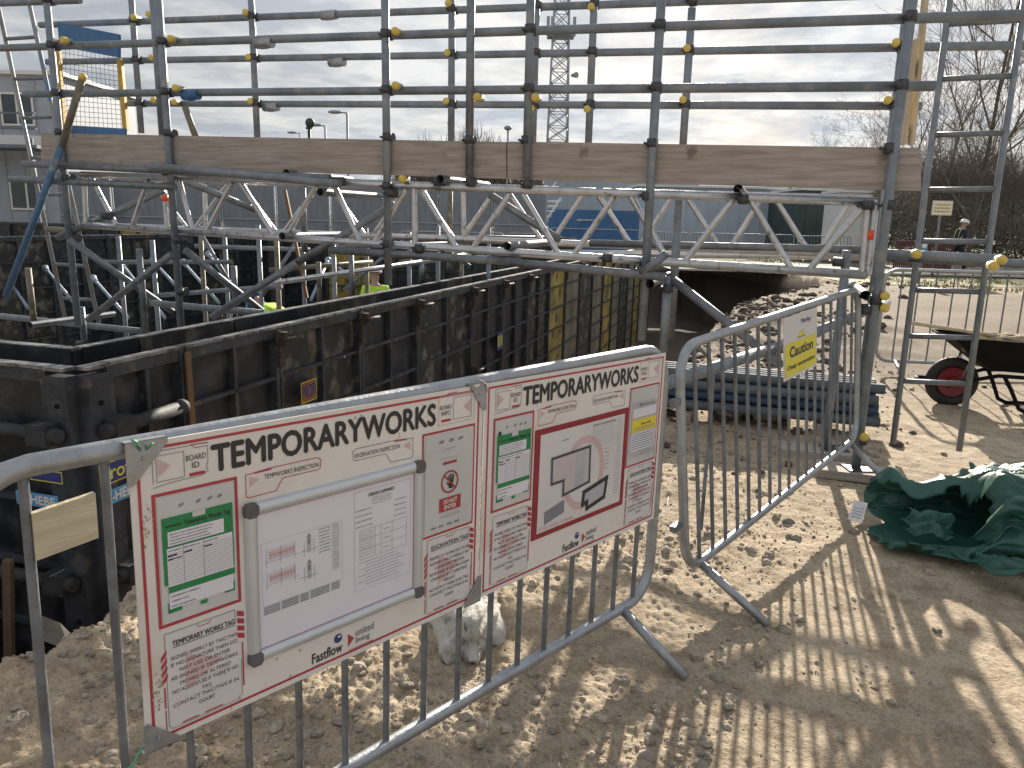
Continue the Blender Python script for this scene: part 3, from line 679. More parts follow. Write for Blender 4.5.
        q.scribble(GREYPR, .33, .385, .36, .39, h=.001, rnd=rd)
        q.build(fr, {'board_panel_grey': 'site_plan', 'pink_print': 'plan_ring', 'grey_print': 'plan_outline', 'light_grey_print': 'plan_notes', 'black_print': 'plan_lines', 'plan_tint': 'plan_area'})
    # dirt smear on the first board
    return t, s
nb1, s1 = notice_board(0.0, 'left white notice board with silver framed drawing and do not enter sign', 0)
nb2, s2 = notice_board(.890, 'right white notice board with dark red bordered site plan and yellow striped tag', 1)
bracket(nb1, s1, 0, .598, .068, -.075); bracket(nb1, s1, 0, .0, .06, .055); bracket(nb2, s2, -.004, .600, -.052, -.07); bracket(nb2, s2, -.004, .0, -.055, .07)
DIRT = mat('dried_mud', (0.50, 0.38, 0.26), 0.95, 0, .2, 30)
mb = MB(); rd = random.Random(2)
for (cx, cy, n_, sp) in ((.024, .455, 16, .010), (.022, .43, 8, .008), (.025, .10, 26, .012), (.030, .135, 14, .010), (.60, .52, 4, .02), (.30, .035, 14, .05), (.50, .54, 8, .06), (.16, .02, 12, .03), (.75, .03, 10, .04)):
    for k in range(n_):
        x, y = rd.gauss(cx, sp*.5), rd.gauss(cy, sp*1.4); r = rd.uniform(.0008, .0024)
        if x < .004: continue
        mb.face([s1.P(x+r*math.cos(a)*rd.uniform(.6, 1.2), y+r*1.5*math.sin(a)*rd.uniform(.6, 1.2), .0018+k*.00001) for a in (0, 1.05, 2.1, 3.14, 4.2, 5.2)])
mb.build('mud_splash', DIRT, nb1)

# ------------------------------------------------------------------ caution sign on barrier 2
oS = BLv+N2*.022
TL, TR, BR, BL = [on(oS, N2, *p) for p in ((782, 319), (817, 307), (815, 366), (784, 382))]
su = (TR-TL+BR-BL)/2; wS = su.length; su.normalize(); sw = (TL-BL+TR-BR)/2; hS = sw.length; sw = (sw-su*sw.dot(su)).normalized(); sn = su.cross(sw)
cs = Surf(BL, su, sw, sn)
t = thing('caution_sign', 'white and yellow caution deep excavation sign tied to the right barrier', 'sign', cs.P(wS/2, 0))
mb = MB(); mb.slab([cs.P(0, 0), cs.P(wS, 0), cs.P(wS, hS), cs.P(0, hS)], sn, .003); mb.build('panel', PAPER_G, t)
cs.rect(YELPR, wS*.03, hS*.04, wS*.97, hS*.57, .0012); cs.text(NAVYPR, 'Morley', wS*.50, hS*.80, wS*.80, hS*.90, .001, .0008)
cs.text(BLACKPR, 'Caution', wS*.16, hS*.34, wS*.86, hS*.50, .002, .003); cs.text(BLACKPR, 'Deep excavation', wS*.10, hS*.13, wS*.92, hS*.22, .002, .0012)
cs.rect(YELPR, wS*.40, hS*.62, wS*.62, hS*.65, .001); cs.rect(BLACKPR, wS*.40, hS*.605, wS*.62, hS*.62, .001); cs.poly(YELPR, [(wS*.42, hS*.65), (wS*.5, hS*.72), (wS*.54, hS*.65)], .001); cs.line(YELPR, [(wS*.55, hS*.66), (wS*.60, hS*.72)], .006, .0012)
cs.build(t, {'yellow_print': 'yellow_panel', 'navy_print': 'maker_name', 'black_print': 'lettering'})

# ------------------------------------------------------------------ scaffold
aS = rad(-71.4); US = Vector((math.sin(aS), math.cos(aS), 0)); NS = Vector((-math.cos(aS), math.sin(aS), 0)); SO = Vector((2.15, 4.55, 0))
if NS.dot(CAM-SO) < 0: NS = -NS
def SC(x, y, off=0): return on(SO+NS*off, NS, x, y)
scaf = thing('scaffold', 'tubular steel scaffold handrail frame with yellow end caps spanning the excavation', 'scaffold', SO)
RT = 0.0275
def vertical(x0, y0, x1, y1, off, m=TUBE, ext=0, name='standard', parent=None, r=RT):
    a = SC(x0, y0, off); b = SC(x1, y1, off); c = (a+b)/2
    mb = MB(); mb.tube((c.x, c.y, max(a.z, b.z)+ext), (c.x, c.y, min(a.z, b.z)), r, 14); mb.build(name, m, parent or scaf); return c
def run(x0, y0, x1, y1, off, m=TUBE, name='ledger', parent=None, r=RT, off1=None):
    a = SC(x0, y0, off); b = SC(x1, y1, off if off1 is None else off1); mb = MB(); mb.tube(a, b, r, 14); mb.build(name, m, parent or scaf); return a, b
RO = -1.0     # rear row
fstd = [(50, 0, 75, 325, TUBE), (158.5, 0, 181, 327, TUBE), (387, 0, 386.5, 285, TUBE), (531, 0, 526, 178, TUBE), (662, 0, 641, 340, TUBE), (911, 0, 857, 468, TUBE)]
for x0, y0, x1, y1, m in fstd: vertical(x0, y0, x1, y1, .049, m, .45)
vertical(471, 0, 469, 176, .049, GALVD, .4); vertical(153.5, 0, 163, 150, -.01, TUBE, .4)
rstd = [(133, 2, 140, 133), (252, 2, 258, 170), (453, 0, 450, 175), (537, 0, 532, 160), (594, 0, 588, 160), (692, 8, 682, 160), (899, 0, 869, 392)]
for k, (x0, y0, x1, y1) in enumerate(rstd): vertical(x0, y0, x1, y1, RO+.049, TUBE, 0 if k == 5 else .4)
fled = [((-70, 50.3), (1110, 12)), ((25, 94), (935, 86)), ((-60, 5), (80, 0))]
for (a, b) in fled: run(*a, *b, 0)
rled = [((40, 25), (900, -6)), ((47, 62), (1100, 44)), ((128, 103.5), (922, 106))]
for (a, b) in rled: run(*a, *b, RO)
# low ledgers under and beside the boards
for (a, b, off, m) in (((24, 164), (330, 178), .10, GALVD), ((10, 179), (175, 187), .10, GALVD), ((150, 166), (340, 184), .18, TUBE),
                       ((0, 316), (140, 331), -.4, TUBE), ((152, 303), (262, 313), -.3, TUBE), ((880, 253), (996, 259), -.25, TUBE), ((885, 257), (1100, 268), -.45, GALVD),
                       ((46, 229), (80, 231), -.6, TUBER), ((508, 262), (665, 277), .10, GALVD), ((330, 250), (520, 262), .04, GALVD), ((345, 182), (560, 190), RO, GALVD), ((590, 243), (870, 250), RO, GALVD), ((560, 253), (870, 257), RO-.3, ALU)):
    run(*a, *b, off, m)
run(265, 284, 421, 262, -1.6, ALU, off1=-3.2); run(421, 262, 470, 254, -3.2, ALU, off1=-3.8)
# braces
for (a, b, off, m, o2) in (((83, 76), (62, 146), .16, TUBER, None), ((62, 145), (6, 296), .16, TUBEB, None), ((57, 238), (165, 190), .08, GALVD, -.3), ((69, 240), (173, 312), .12, GALVD, -.5), ((88, 320), (172, 254), .1, GALVD, None),
                           ((185, 250), (262, 311), .0, GALVD, -.6), ((212, 317), (298, 262), .1, GALVD, None), ((298, 262), (395, 204), .1, GALVD, -.2), ((185, 107), (196, 138), RO+.2, TUBER, None), ((165, 173), (256, 210), -.2, GALVD, -.6),
                           ((668, 276), (782, 366), .02, GALVD, .3), ((640, 275), (667, 253), .1, GALVD, None), ((490, 195), (560, 240), -.5, GALVD, None)):
    A_, B_ = run(*a, *b, off, m, 'brace', off1=o2)
    if a == (83, 76): mb = MB(); dd = (A_-B_).normalized(); mb.poly([A_-dd*.03, A_+dd*.006, A_+dd*.02], [.030, .030, .010], 12); mb.build('end_cap', YCAP, scaf)
# low posts
for (x0, y0, x1, y1, off, m) in ((29, 268, 34, 332, -.3, TUBER), (141, 249, 144, 333, -.2, GALVD), (83, 307, 83, 345, -.2, GALVD), (234, 266, 235, 307, -.8, GALVD), (667, 276, 664, 352, .04, TUBE), (674, 200, 675, 340, -.15, GALVD),
                                 (318, 262, 320, 305, -2.2, TUBER), (351, 255, 352, 300, -2.2, GALVD), (304, 180, 303, 252, -1.0, GALVD), (450, 190, 450, 255, -2.4, TUBER), (838, 250, 832, 464, -.35, TUBE), (884, 180, 868, 400, -.12, GALVD), (421, 262, 422, 280, -3.2, GALVD)):
    vertical(x0, y0, x1, y1, off, m, 0, 'standard')
mb = MB(); a = SC(664.5, 327, .04); mb.tube((a.x, a.y, a.z+.02), (a.x, a.y, a.z-.22), .0262, 14); mb.build('red_sleeve', REDP, scaf)
# couplers where standards and ledgers cross
def coupler(mb, c, s=1.0):
    c = Vector(c)
    mb.tube(c+Vector((0, 0, .026)), c-Vector((0, 0, .026)), .034*s, 10)
    mb.tube(c-US*.026-NS*.049, c+US*.026-NS*.049, .034*s, 10); mb.obox(c-NS*.022, US*.03, Vector((0, 0, .022)), NS*.03)
    mb.tube(c+US*.045+NS*.01, c+US*.045-NS*.07, .008, 6); mb.tube(c+US*.045-NS*.062, c+US*.045-NS*.075, .014, 6)
def isect(st, ld, offs, offl):
    a = SC(st[0], st[1], offs); b = SC(st[2], st[3], offs); c = (a+b)/2
    p = SC(*ld[0], offl); q = SC(*ld[1], offl); tt = ((c-p).dot(US))/((q-p).dot(US)); z = p.z+(q.z-p.z)*tt
    return Vector((c.x, c.y, z)), tt, min(a.z, b.z)
for stds, leds, off in ((fstd, fled, 0), (rstd, rled, RO)):
    for s_ in stds:
        for l_ in leds:
            c, tt, z0 = isect(s_, l_, off+.049, off)
            if 0 <= tt <= 1 and c.z > z0-.05 and c.z < 3.2:
                mb = MB(); coupler(mb, c); mb.build('coupler', COUP, scaf)
for (x, y, off) in ((166, 172, .06), (66, 178, .1), (387, 186, .05), (390, 193, .08), (438, 182, .05), (337, 181, .1), (642, 270, .05), (607, 258, .05), (647, 196, .05), (743, 199, .05), (868, 205, .05), (890, 205, .05), (866, 310, .05), (876, 300, .05),
                    (105, 216, .06), (72, 238, .05), (183, 240, .06), (180, 292, .05), (80, 344, -.1), (387, 244, .05), (419, 248, .05), (38, 326, -.3), (177, 240, .1), (470, 182, .05), (527, 184, .05), (862, 440, .05), (668, 288, .05), (838, 262, -.3), (996, 262, -.3), (915, 257, -.3), (890, 148, .05), (652, 143, .05), (526, 140, .05), (469, 140, .05), (387, 137, .05), (168, 133, .05), (59, 132, .05)):
    mb = MB(); coupler(mb, SC(x, y, off), .95); mb.build('coupler', COUP, scaf)
# sleeve couplers on the ledgers
for (x, y, off, m) in ((329, 15, RO, GALV), (264, 43, 0, GALV), (337, 62, RO, GALV), (271, 107, RO, GALV), (191, 95, 0, BLUEP)):
    c = SC(x, y, off+.01); mb = MB(); mb.tube(c-US*.072, c+US*.072, .037, 10); mb.tube(c-US*.03+Vector((0, 0, -.03)), c+US*.03+Vector((0, 0, -.03)), .012, 6); mb.build('sleeve_coupler', m, scaf)
# short transom ends with yellow caps
caps = [(133, 17), (148, 14), (151, 57.5), (153, 100), (174, 102), (245, 12), (248, 57), (250, 101), (63, 40), (170, 38.5), (175, 88), (395, 31), (395, 85.5), (448, 3), (447, 52.5), (446, 101), (477, 97), (591, 6.5), (587, 109), (687, 48), (683, 99.5), (896, 42.5), (888, 100), (535, 97.5), (531, 108), (917, 254), (994, 266), (1002, 260), (885, 296), (885, 308), (864, 437), (402, 179)]
for x, y in caps:
    off = .08 if (x, y) in ((63, 40), (170, 38.5), (175, 88), (395, 31), (395, 85.5), (477, 97), (535, 97.5), (917, 254), (994, 266), (1002, 260), (885, 296), (885, 308), (864, 437), (402, 179)) else RO+.09
    c = SC(x, y, off); mb = MB(); mb.tube(c, c-NS*.08, RT*.9, 12); tr = mb.build('transom', TUBE, scaf)
    mb = MB(); mb.poly([c-NS*.035, c+NS*.004, c+NS*.012, c+NS*.015], [.0265, .0265, .021, .004], 14); mb.build('end_cap', YCAP, tr)
for (x, y) in ((286, 173), (440, 179), (320, 192), (282, 236), (507, 246), (738, 189), (650, 284), (865, 295), (30, 325)):
    c = SC(x, y, .12); mb = MB(); mb.poly([c, c-NS*.9], RT, 14, cap=False); mb.poly([c-NS*.9, c], RT*.86, 14, cap=False)
    mb.build('transom', GALVD, scaf)
# base plates and sole boards
for (x, y, off) in ((857, 470, .05), (832, 466, -.35)):
    c = SC(x, y, off); mb = MB(); mb.box(c.x-.075, c.x+.075, c.y-.075, c.y+.075, .055, .062); mb.build('base_plate', COUP, scaf)
c = SC(857, 470, .05); g = gz(c.x, c.y)
for k, (dx, dy, lab) in enumerate(((.0, .0, 'short timber sole board under the front scaffold foot'), (-.1, .42, 'short timber sole board under the rear scaffold foot'))):
    mb = MB(); cc = Vector((c.x+dx, c.y+dy, .028)); mb.obox(cc, US*.24, NS*.11, Vector((0, 0, .026)))
    tag(mb.build('sole_board', WOOD), lab, 'timber')
# low rail between the barrier and the scaffold foot
nn = N2.copy(); pl = BLv-N2*.10
mb = MB(); mb.tube(on(pl, N2, 655, 387), on(pl, N2, 781, 346), RT, 14); mb.tube(on(pl, N2, 781, 346), on(pl, N2, 887, 303), RT, 14); mb.build('ledger', TUBE, scaf)

# lattice beams
def lattice(off, top, bot, diags, verts, label, ends=None):
    t = thing('lattice_beam', label, 'lattice girder', SC(*bot[0], off))
    mb = MB(); mb.tube(SC(*top[0], off), SC(*top[1], off), RT, 14); mb.build('top_chord', ALU, t)
    mb = MB(); mb.tube(SC(*bot[0], off), SC(*bot[1], off), RT, 14); mb.build('bottom_chord', ALU, t)
    for a, b in diags:
        mb = MB(); mb.tube(SC(*a, off), SC(*b, off), .020, 10, False); mb.build('diagonal', ALU, t)
    for a, b in verts:
        mb = MB(); mb.tube(SC(*a, off), SC(*b, off), .021, 10, False); mb.build('upright', ALU, t)
    return t
diF = [((91, 177), (118, 229)), ((148, 180), (131, 230)), ((179, 179), (193, 233)), ((232, 183), (206, 233)), ((241, 183), (275, 237)), ((316, 186), (286, 238)), ((335, 187), (361, 244)), ((406, 189), (373, 245)), ((422, 190), (458, 251)), ((510, 194), (470, 252)), ((523, 194), (560, 257)), ((614, 197), (572, 258)), ((631, 197), (669, 263)), ((733, 200), (683, 264)), ((751, 201), (792, 270)), ((866, 204), (808, 271))]
lb1 = lattice(0, ((82, 174.5), (877, 202)), ((84, 225), (866, 275)), diF, [((84, 175), (86, 226)), ((414, 188), (415, 249)), ((876, 203), (868, 275)), ((868, 203), (862, 274))], 'front bright aluminium lattice girder tied under the scaffold boards')
mb = MB(); c = SC(870.5, 235, .0); mb.tube(c+Vector((0, 0, .027)), c-Vector((0, 0, .027)), .026, 12); o = mb.build('red_tape_band', REDTAPE, lb1)
oR = -1.02
diR = []
pairs = [(x, x+42) for x in (170, 260, 350, 440, 530, 625, 712, 800)]
for x in range(8):
    x0 = 150+x*89; yb = 219+x*3.6+8; yt = 180+x*2.2
    diR += [((x0, yt), (x0+36, yb)), ((x0+80, yt+1), (x0+46, yb))]
lb2 = lattice(oR, ((120, 179), (872, 199)), ((118, 226), (868, 255)), diR, [((204, 180), (206, 230)), ((463, 186), (464, 240)), ((866, 199), (861, 255)), ((163, 176), (167, 229))], 'rear aluminium lattice girder half hidden behind the front one')
mb = MB(); c = SC(165, 198, oR+.05); mb.tube(c+Vector((0, 0, .03)), c-Vector((0, 0, .03)), .03, 12); mb.build('red_tape_band', REDTAPE, lb2)

# boards on edge
def edge_board(x0, yt0, yb0, x1, yt1, yb1, off, label):
    P = [SC(x0, yb0, off), SC(x1, yb1, off), SC(x1, yt1, off), SC(x0, yt0, off)]
    mb = MB(); mb.slab(P, NS, .038); o = mb.build('scaffold_board', WOOD); tag(o, label, 'timber board', 'boards on edge along the scaffold'); 
    md = o.modifiers.new('bev', 'BEVEL'); md.width = .003; md.segments = 2
edge_board(41, 133, 165, 506, 142, 178.5, .018, 'left long weathered scaffold board set on edge behind the standards')
edge_board(507.5, 141.5, 179, 921, 148, 191, .016, 'right long weathered scaffold board set on edge behind the standards')

LADM = mat('ladder_paint', (0.34, 0.35, 0.36), 0.5, 0.3, 0.2, 3, 0.1, 70, spots=((0.10, 0.20, 0.34), 4, 0.54))
# tall steel ladders
def ladder(x0, y0, x1, y1, X0, Y0, X1, Y1, off, rungs, label, m, group=None, r=.019):
    t = thing('steel_ladder', label, 'ladder', SC(x1, y1, off))
    for a, b in (((x0, y0), (x1, y1)), ((X0, Y0), (X1, Y1))):
        mb = MB(); mb.tube(SC(*a, off), SC(*b, off), r, 12); mb.build('stile', m, t)
    for a, b in rungs:
        mb = MB(); mb.tube(SC(*a, off), SC(*b, off), .017, 8); mb.build('rung', GALVD, t)
    return t
pA0 = SC(954, -30, -.60); 
offL = -.55
ladder(953, -25, 893, 443, 1035, -70, 959, 451, offL, [((950, 24), (1021, 20)), ((943, 79), (1013, 76)), ((935, 135), (1005, 133)), ((928, 190), (997, 189)), ((920, 241), (990, 242)), ((913, 290), (982, 292)), ((907, 336), (976, 338)), ((901, 381), (970, 384))], 'upright steel ladder frame beside the wheelbarrow', TUBE)
ladder(-3, 0, 66, 322, 29, 2, 99, 324, -.75, [((6, 39), (37, 37)), ((14, 79), (46, 78)), ((22, 118), (54, 117)), ((31, 158), (63, 157)), ((39, 195), (71, 194)), ((47, 230), (79, 231)), ((54, 264), (87, 266)), ((61, 298), (94, 300))], 'steel ladder leaning into the excavation at the left', LADM)

# ------------------------------------------------------------------ blue steel mesh gate above the boards
gd = 7.6
t = thing('mesh_gate', 'blue and yellow edge protection gate with wire mesh above the boards', 'gate', D(95, 135, gd))
g = [D(60, 23, gd), D(121, 35, gd-.2), D(121, 58, gd-.2), D(62, 47, gd)]
nG = (g[1]-g[0]).cross(g[2]-g[0]).normalized()
mb = MB(); mb.slab(g, nG, .03); mb.build('top_panel', BLUEP, t)
q = [D(62, 125, gd), D(127, 129, gd-.2), D(127, 140, gd-.2), D(62, 140, gd)]
mb = MB(); mb.slab(q, nG, .03); mb.build('toe_panel', BLUEP, t)
for xa, ya, xb, yb in ((120, 59, 126, 130), (57, 40, 64, 132)):
    mb = MB(); mb.bar(D(xa, ya, gd-.15), D(xb, yb, gd-.15), .05, .04, Vector((1, 0, 0))); mb.build('post', YELP, t)
mb = MB()
for k in range(1, 14):
    f_ = k/14; mb.tube(D(61+60*f_, 47+11*f_, gd-.1), D(63+63*f_, 126+3*f_, gd-.1), .0022, 4, False)
for k in range(1, 15):
    f_ = k/15; mb.tube(D(61, 47+79*f_, gd-.1), D(122+4*f_, 58+71*f_, gd-.1), .0022, 4, False)
mb.build('wire_mesh', GALVD, t)

# pale timber props leaning by the right standard
for k, (a, b, lab) in enumerate((((924, 0), (911, 145), 'long pale timber batten on the right, nearest the ladder'), ((915, 40), (903, 145), 'shorter pale timber batten tight against the right standard'))):
    mb = MB(); mb.bar(SC(*a, -.2)+Vector((0, 0, .2*(k == 0))), SC(*b, -.2), .05, .02, Vector((1, 0, 0))); tag(mb.build('timber_batten', PALEW), lab, 'timber batten', 'pale battens behind the scaffold')
mb = MB(); mb.bar(SC(285, 190, -2.2), SC(307, 298, -2.2), .04, .03, Vector((1, 0, 0))); tag(mb.build('timber_batten', ORANGE), 'brown timber batten slanting down inside the formwork', 'timber batten')

# ------------------------------------------------------------------ formwork
A1 = Vector((.287, .958, 0)).normalized(); A2 = Vector((-.958, .287, 0)).normalized(); K = Vector((-2.04, 3.52, 0))
def form_wall(p0, d, nrm, seams, z0, z1, label, sheets, name='formwork_wall', rows=8, mid=True, dep=.055, clamps=(), group='formwork walls in the excavation'):
    t = thing(name, label, 'formwork', p0+Vector((0, 0, z0)), group)
    for k in range(len(seams)-1):
        s0, s1 = seams[k]+.006, seams[k+1]-.006
        P = lambda a, b, h: p0+d*a+nrm*h+Vector((0, 0, b))
        mb = MB()
        def fb(a0, a1, b0, b1, h0, h1): mb.obox(P((a0+a1)/2, (b0+b1)/2, (h0+h1)/2), d*(a1-a0)/2, Vector((0, 0, (b1-b0)/2)), nrm*(h1-h0)/2)
        fb(s0, s0+.035, z0, z1-.016, 0, dep); fb(s1-.035, s1, z0, z1-.016, 0, dep)
        if mid: fb((s0+s1)/2-.015, (s0+s1)/2+.015, z0+.04, z1-.04, .002, dep*.8)
        hh = (z1-z0)/rows
        for r_ in range(1, rows): fb(s0+.035, s1-.035, z0+hh*r_-.012, z0+hh*r_+.012, .004, dep*.8)
        pn = mb.build('panel_frame', FRAME, t)
        mb = MB(); mb.obox(P((s0+s1)/2, (z0+z1)/2, -.009), d*((s1-s0)/2-.004), Vector((0, 0, (z1-z0)/2-.002)), nrm*.009); mb.build('panel_sheet', sheets[k % len(sheets)], pn)
        mb = MB(); mb.obox(P((s0+s1)/2, z1-.006, dep/2-.005), d*((s1-s0)/2), Vector((0, 0, .008)), nrm*(dep/2+.004)); mb.build('top_rail', FRAMET, pn)
        mb = MB(); fb(s0+.036, s1-.036, z1-.075, z1-.0165, .004, dep*.9); mb.build('head_rail', FRAME, pn)
    for c in clamps:
        a, b = c; P0 = p0+d*a+Vector((0, 0, b))
        mb = MB(); mb.tube(P0+nrm*(dep+.004), P0+nrm*(dep+.02), .055, 12); mb.tube(P0+nrm*.05, P0+nrm*(dep+.11), .01, 8); mb.obox(P0+nrm*(dep+.045), d*.02, Vector((0, 0, .045)), nrm*.022); mb.tube(P0+nrm*(dep+.06)-d*.03, P0+nrm*(dep+.08)+d*.16, .012, 8); mb.obox(P0-Vector((0, 0, .09))+nrm*(dep+.012), d*.03, Vector((0, 0, .10)), nrm*.012)
        mb.build('clamp', RUST, t)
    return t
ZB, ZT = -1.95, .78
nOut = -A2
seams = [.12, .67, 1.56, 2.70, 3.83, 5.33, 6.48, 7.65, 8.9]
while seams[-1] < 21: seams.append(seams[-1]+1.2)
w = form_wall(K, A1, nOut, seams[:9], ZB, ZT, 'long dark formwork wall facing the front barrier', [SHEET, SHEET, SHEETW, SHEET, SHEETW], clamps=[(1.56, .70), (2.70, .70), (3.83, .70), (5.33, .70), (6.48, .70), (7.65, .70)]+[(x, -.2) for x in (1.56, 2.7, 5.33)])
mb = MB(); mb.obox(K+A1*.67+nOut*.072+Vector((0, 0, -.4)), A1*.02, nOut*.006, Vector((0, 0, 1.15))); mb.build('joint_strip', ORANGE, w)
form_wall(K, A1, nOut, seams[8:], ZB, ZT, 'yellow and grey formwork wall continuing beyond the dark one', [SHEETY, SHEETK, SHEETW, SHEETK, SHEETY, SHEETK, SHEETW, SHEETK], dep=.035, mid=False, clamps=[(x, .7) for x in seams[9:16]])
form_wall(K+A2*.45, A1, A2, [.45]+[x+.2 for x in seams[1:14]], ZB, ZT-.01, 'inner dark formwork wall parallel to the long outer one', [SHEET, SHEETW])
w = form_wall(K, A2, -A1, [.12, 1.3, 2.5, 3.7, 4.9, 6.1], ZB, ZT, 'dark formwork return wall running left from the near corner', [SHEET], clamps=[(1.3, -.1), (1.3, .7)])
form_wall(K+A1*.42, A2, A1, [.45, 1.6, 2.8, 4.0, 5.2, 6.4], ZB, ZT-.01, 'inner return wall of the formwork behind the near corner', [SHEET])
# steel corner piece
t = thing('formwork_corner', 'dark steel corner post joining the two near formwork walls', 'formwork', K+Vector((0, 0, ZB)))
mb = MB(); mb.obox(K+A1*.055+nOut*.034+Vector((0, 0, (ZB+ZT)/2-.02)), A1*.06, nOut*.034, Vector((0, 0, (ZT-ZB)/2-.02)))
mb.obox(K+A2*.06-A1*.034+Vector((0, 0, (ZB+ZT)/2-.02)), A2*.06, A1*.034, Vector((0, 0, (ZT-ZB)/2-.02))); mb.build('post', FRAME, t)
mb = MB(); mb.obox(K+A1*.058+nOut*.034+Vector((0, 0, ZT-.006)), A1*.062, nOut*.038, Vector((0, 0, .008))); mb.build('top_plate', FRAMET, t)
mb = MB(); mb.obox(K+A2*.065-A1*.034+Vector((0, 0, ZT-.006)), A2*.058, A1*.038, Vector((0, 0, .008))); mb.build('top_plate', FRAMET, t)
for z in (.47, -.28, -.9):
    for dd, nr in ((A1, nOut), (A2, -A1)):
        mb = MB(); a = K+dd*.02+nr*.11+Vector((0, 0, z)); b = K+dd*.55+nr*.11+Vector((0, 0, z)); mb.tube(a, b, .035, 10); mb.sphere(b, .045); mb.obox(K+dd*.12+nr*.10+Vector((0, 0, z)), dd*.06, nr*.05, Vector((0, 0, .05))); mb.build('waler', mat('waler_steel', (.04, .042, .048), .7, 0, .3, 8, .3, 50), t)
mb = MB()
for z in (.60, .45, .12, -.1, -.5):
    for dd, nr in ((A1, nOut), (A2, -A1)): mb.tube(K+dd*.06+nr*.066+Vector((0, 0, z)), K+dd*.06+nr*.072+Vector((0, 0, z)), .014, 10)
mb.build('bolt_hole', BLACKPL, t)
# stickers on the near walls
def sticker(px, py, w_, h_, wall, mbg, mtx, txt, label, frame=None):
    if wall == 0: o_ = K+nOut*.070; n_ = nOut; u_ = A1
    else: o_ = K-A1*.070; n_ = -A1; u_ = -A2
    c = on(o_, n_, px, py); s = Surf(c, u_, Vector((0, 0, 1)), n_)
    mb = MB(); mb.slab([s.P(-w_/2, -h_/2), s.P(w_/2, -h_/2), s.P(w_/2, h_/2), s.P(-w_/2, h_/2)], n_, .003)
    o = mb.build('sticker', mbg); tag(o, label, 'sticker')
    if txt: s.text(mtx, txt, -w_*.43, -h_*.3, w_*.43, h_*.32, .001, .002)
    if frame: s.frame(frame, -w_/2, -h_/2, w_/2, h_/2, .005, .001)
    for k, (mb_, m_) in s.g.items(): mb_.build('lettering' if k[1] == mtx.name else 'edge_line', m_, o)
sticker(117, 470, .22, .11, 0, NAVYPR, YELPR, 'Profi', 'navy sticker with yellow letters on the long wall by the board corner', YELPR)
sticker(121, 493, .24, .075, 0, BLUEPR, WHITE, 'A-HEBE', 'light blue sticker with white letters under the navy one on the long wall')
sticker(46, 476, .20, .06, 1, NAVYPR, YELPR, None, 'navy sticker with yellow edge on the return wall', YELPR)
sticker(37, 500, .26, .07, 1, BLUEPR, WHITE, 'A-HEBE', 'light blue sticker with white letters on the return wall')
sticker(309, 391, .20, .15, 0, mat('sticker_orange', (.30, .12, .03), .5), NAVYPR, 'PROFI', 'small orange and navy sticker on the long dark wall', YELPR)
sticker(500, 341, .20, .22, 0, NAVYPR, YELPR, 'III', 'navy sticker low on the far half of the long wall')

# far side walls of the excavation
def P_(s_, t_): return K+A1*s_+A2*t_
form_wall(P_(14.2, .6), A2, -A1, [0.1+1.25*k for k in range(15)], -1.5, 1.12, 'far dark formwork wall across the back of the excavation', [SHEET, SHEET, SHEETW, SHEET, SHEETY], rows=6)
form_wall(P_(5.0, 8.4), A1, nOut, [0.1+1.25*k for k in range(8)], -1.5, 1.05, 'dark formwork wall along the left side of the excavation', [SHEET, SHEETW], rows=6)
# slab inside
mb = MB(); c = [P_(.6, .7), P_(14, .7), P_(14, 8.2), P_(.6, 8.2)]
mb.slab([p+Vector((0, 0, -1.15)) for p in c], (0, 0, 1), .6); tag(mb.build('concrete_slab', mat('slab_concrete', (.22, .21, .20), .9, 0, .2, 3)), kind='structure')
# steel kicker frames / reinforcement clutter inside the walls
rnd = random.Random(11)
for k in range(9):
    base = P_(2.2+1.35*k, 2.2+rnd.uniform(0, 3.2)); t = thing('rebar_cage', ['rusty rebar column cage standing inside the formwork', 'short rusty rebar cage deeper inside the formwork'][k % 2], 'rebar cage', base+Vector((0, 0, -1.15)), 'rebar cages inside the formwork')
    h = rnd.uniform(.9, 1.5); mb = MB()
    for i in range(3):
        for j in range(3):
            if i == 1 and j == 1: continue
            p = base+A1*(i-1)*.16+A2*(j-1)*.16; mb.tube((p.x, p.y, -1.15), (p.x, p.y, -1.15+h+rnd.uniform(0, .1)), .010, 6)
    mb.build('bar', RUST, t)
    mb = MB()
    for q_ in range(int(h/.2)):
        z = -1.05+q_*.2; mb.poly([base+A1*i*.17+A2*j*.17+Vector((0, 0, z)) for i, j in ((-1, -1), (1, -1), (1, 1), (-1, 1))], .006, 5, closed=True)
    mb.build('link', RUST, t)
# push-pull props with pale blue tubes against the far wall
for k, (xa, ya, xb, yb, Y) in enumerate(((3, 273, 28, 308, 13), (45, 268, 75, 304, 13), (93, 278, 128, 318, 12), (120, 262, 165, 318, 13), (152, 260, 175, 285, 14), (183, 262, 219, 303, 13), (208, 254, 238, 292, 13.6), (328, 260, 311, 300, 13), (330, 262, 345, 272, 14))):
    a, b = D(xa, ya, Y), D(xb, yb, Y-1.4)
    lab = ['first', 'second', 'third', 'fourth', 'fifth', 'sixth', 'seventh', 'eighth', 'ninth'][k]
    t = thing('push_pull_prop', 'pale blue slanting wall prop, the %s from the left against the far formwork' % lab, 'prop', b, 'slanting props bracing the far formwork')
    mb = MB(); mb.tube(a, b, .024, 10); mb.build('tube', BLUEPALE, t); mb = MB(); mb.sphere(a, .055, nu=10, nv=6); mb.tube(a, a+(b-a).normalized()*.2, .035, 8); mb.build('head', BLUEPALE, t)
t = thing('falsework_frame', 'grey tubular falsework standing inside the formwork behind the sloping braces', 'falsework', P_(5, 3, )+Vector((0, 0, -1.15)))
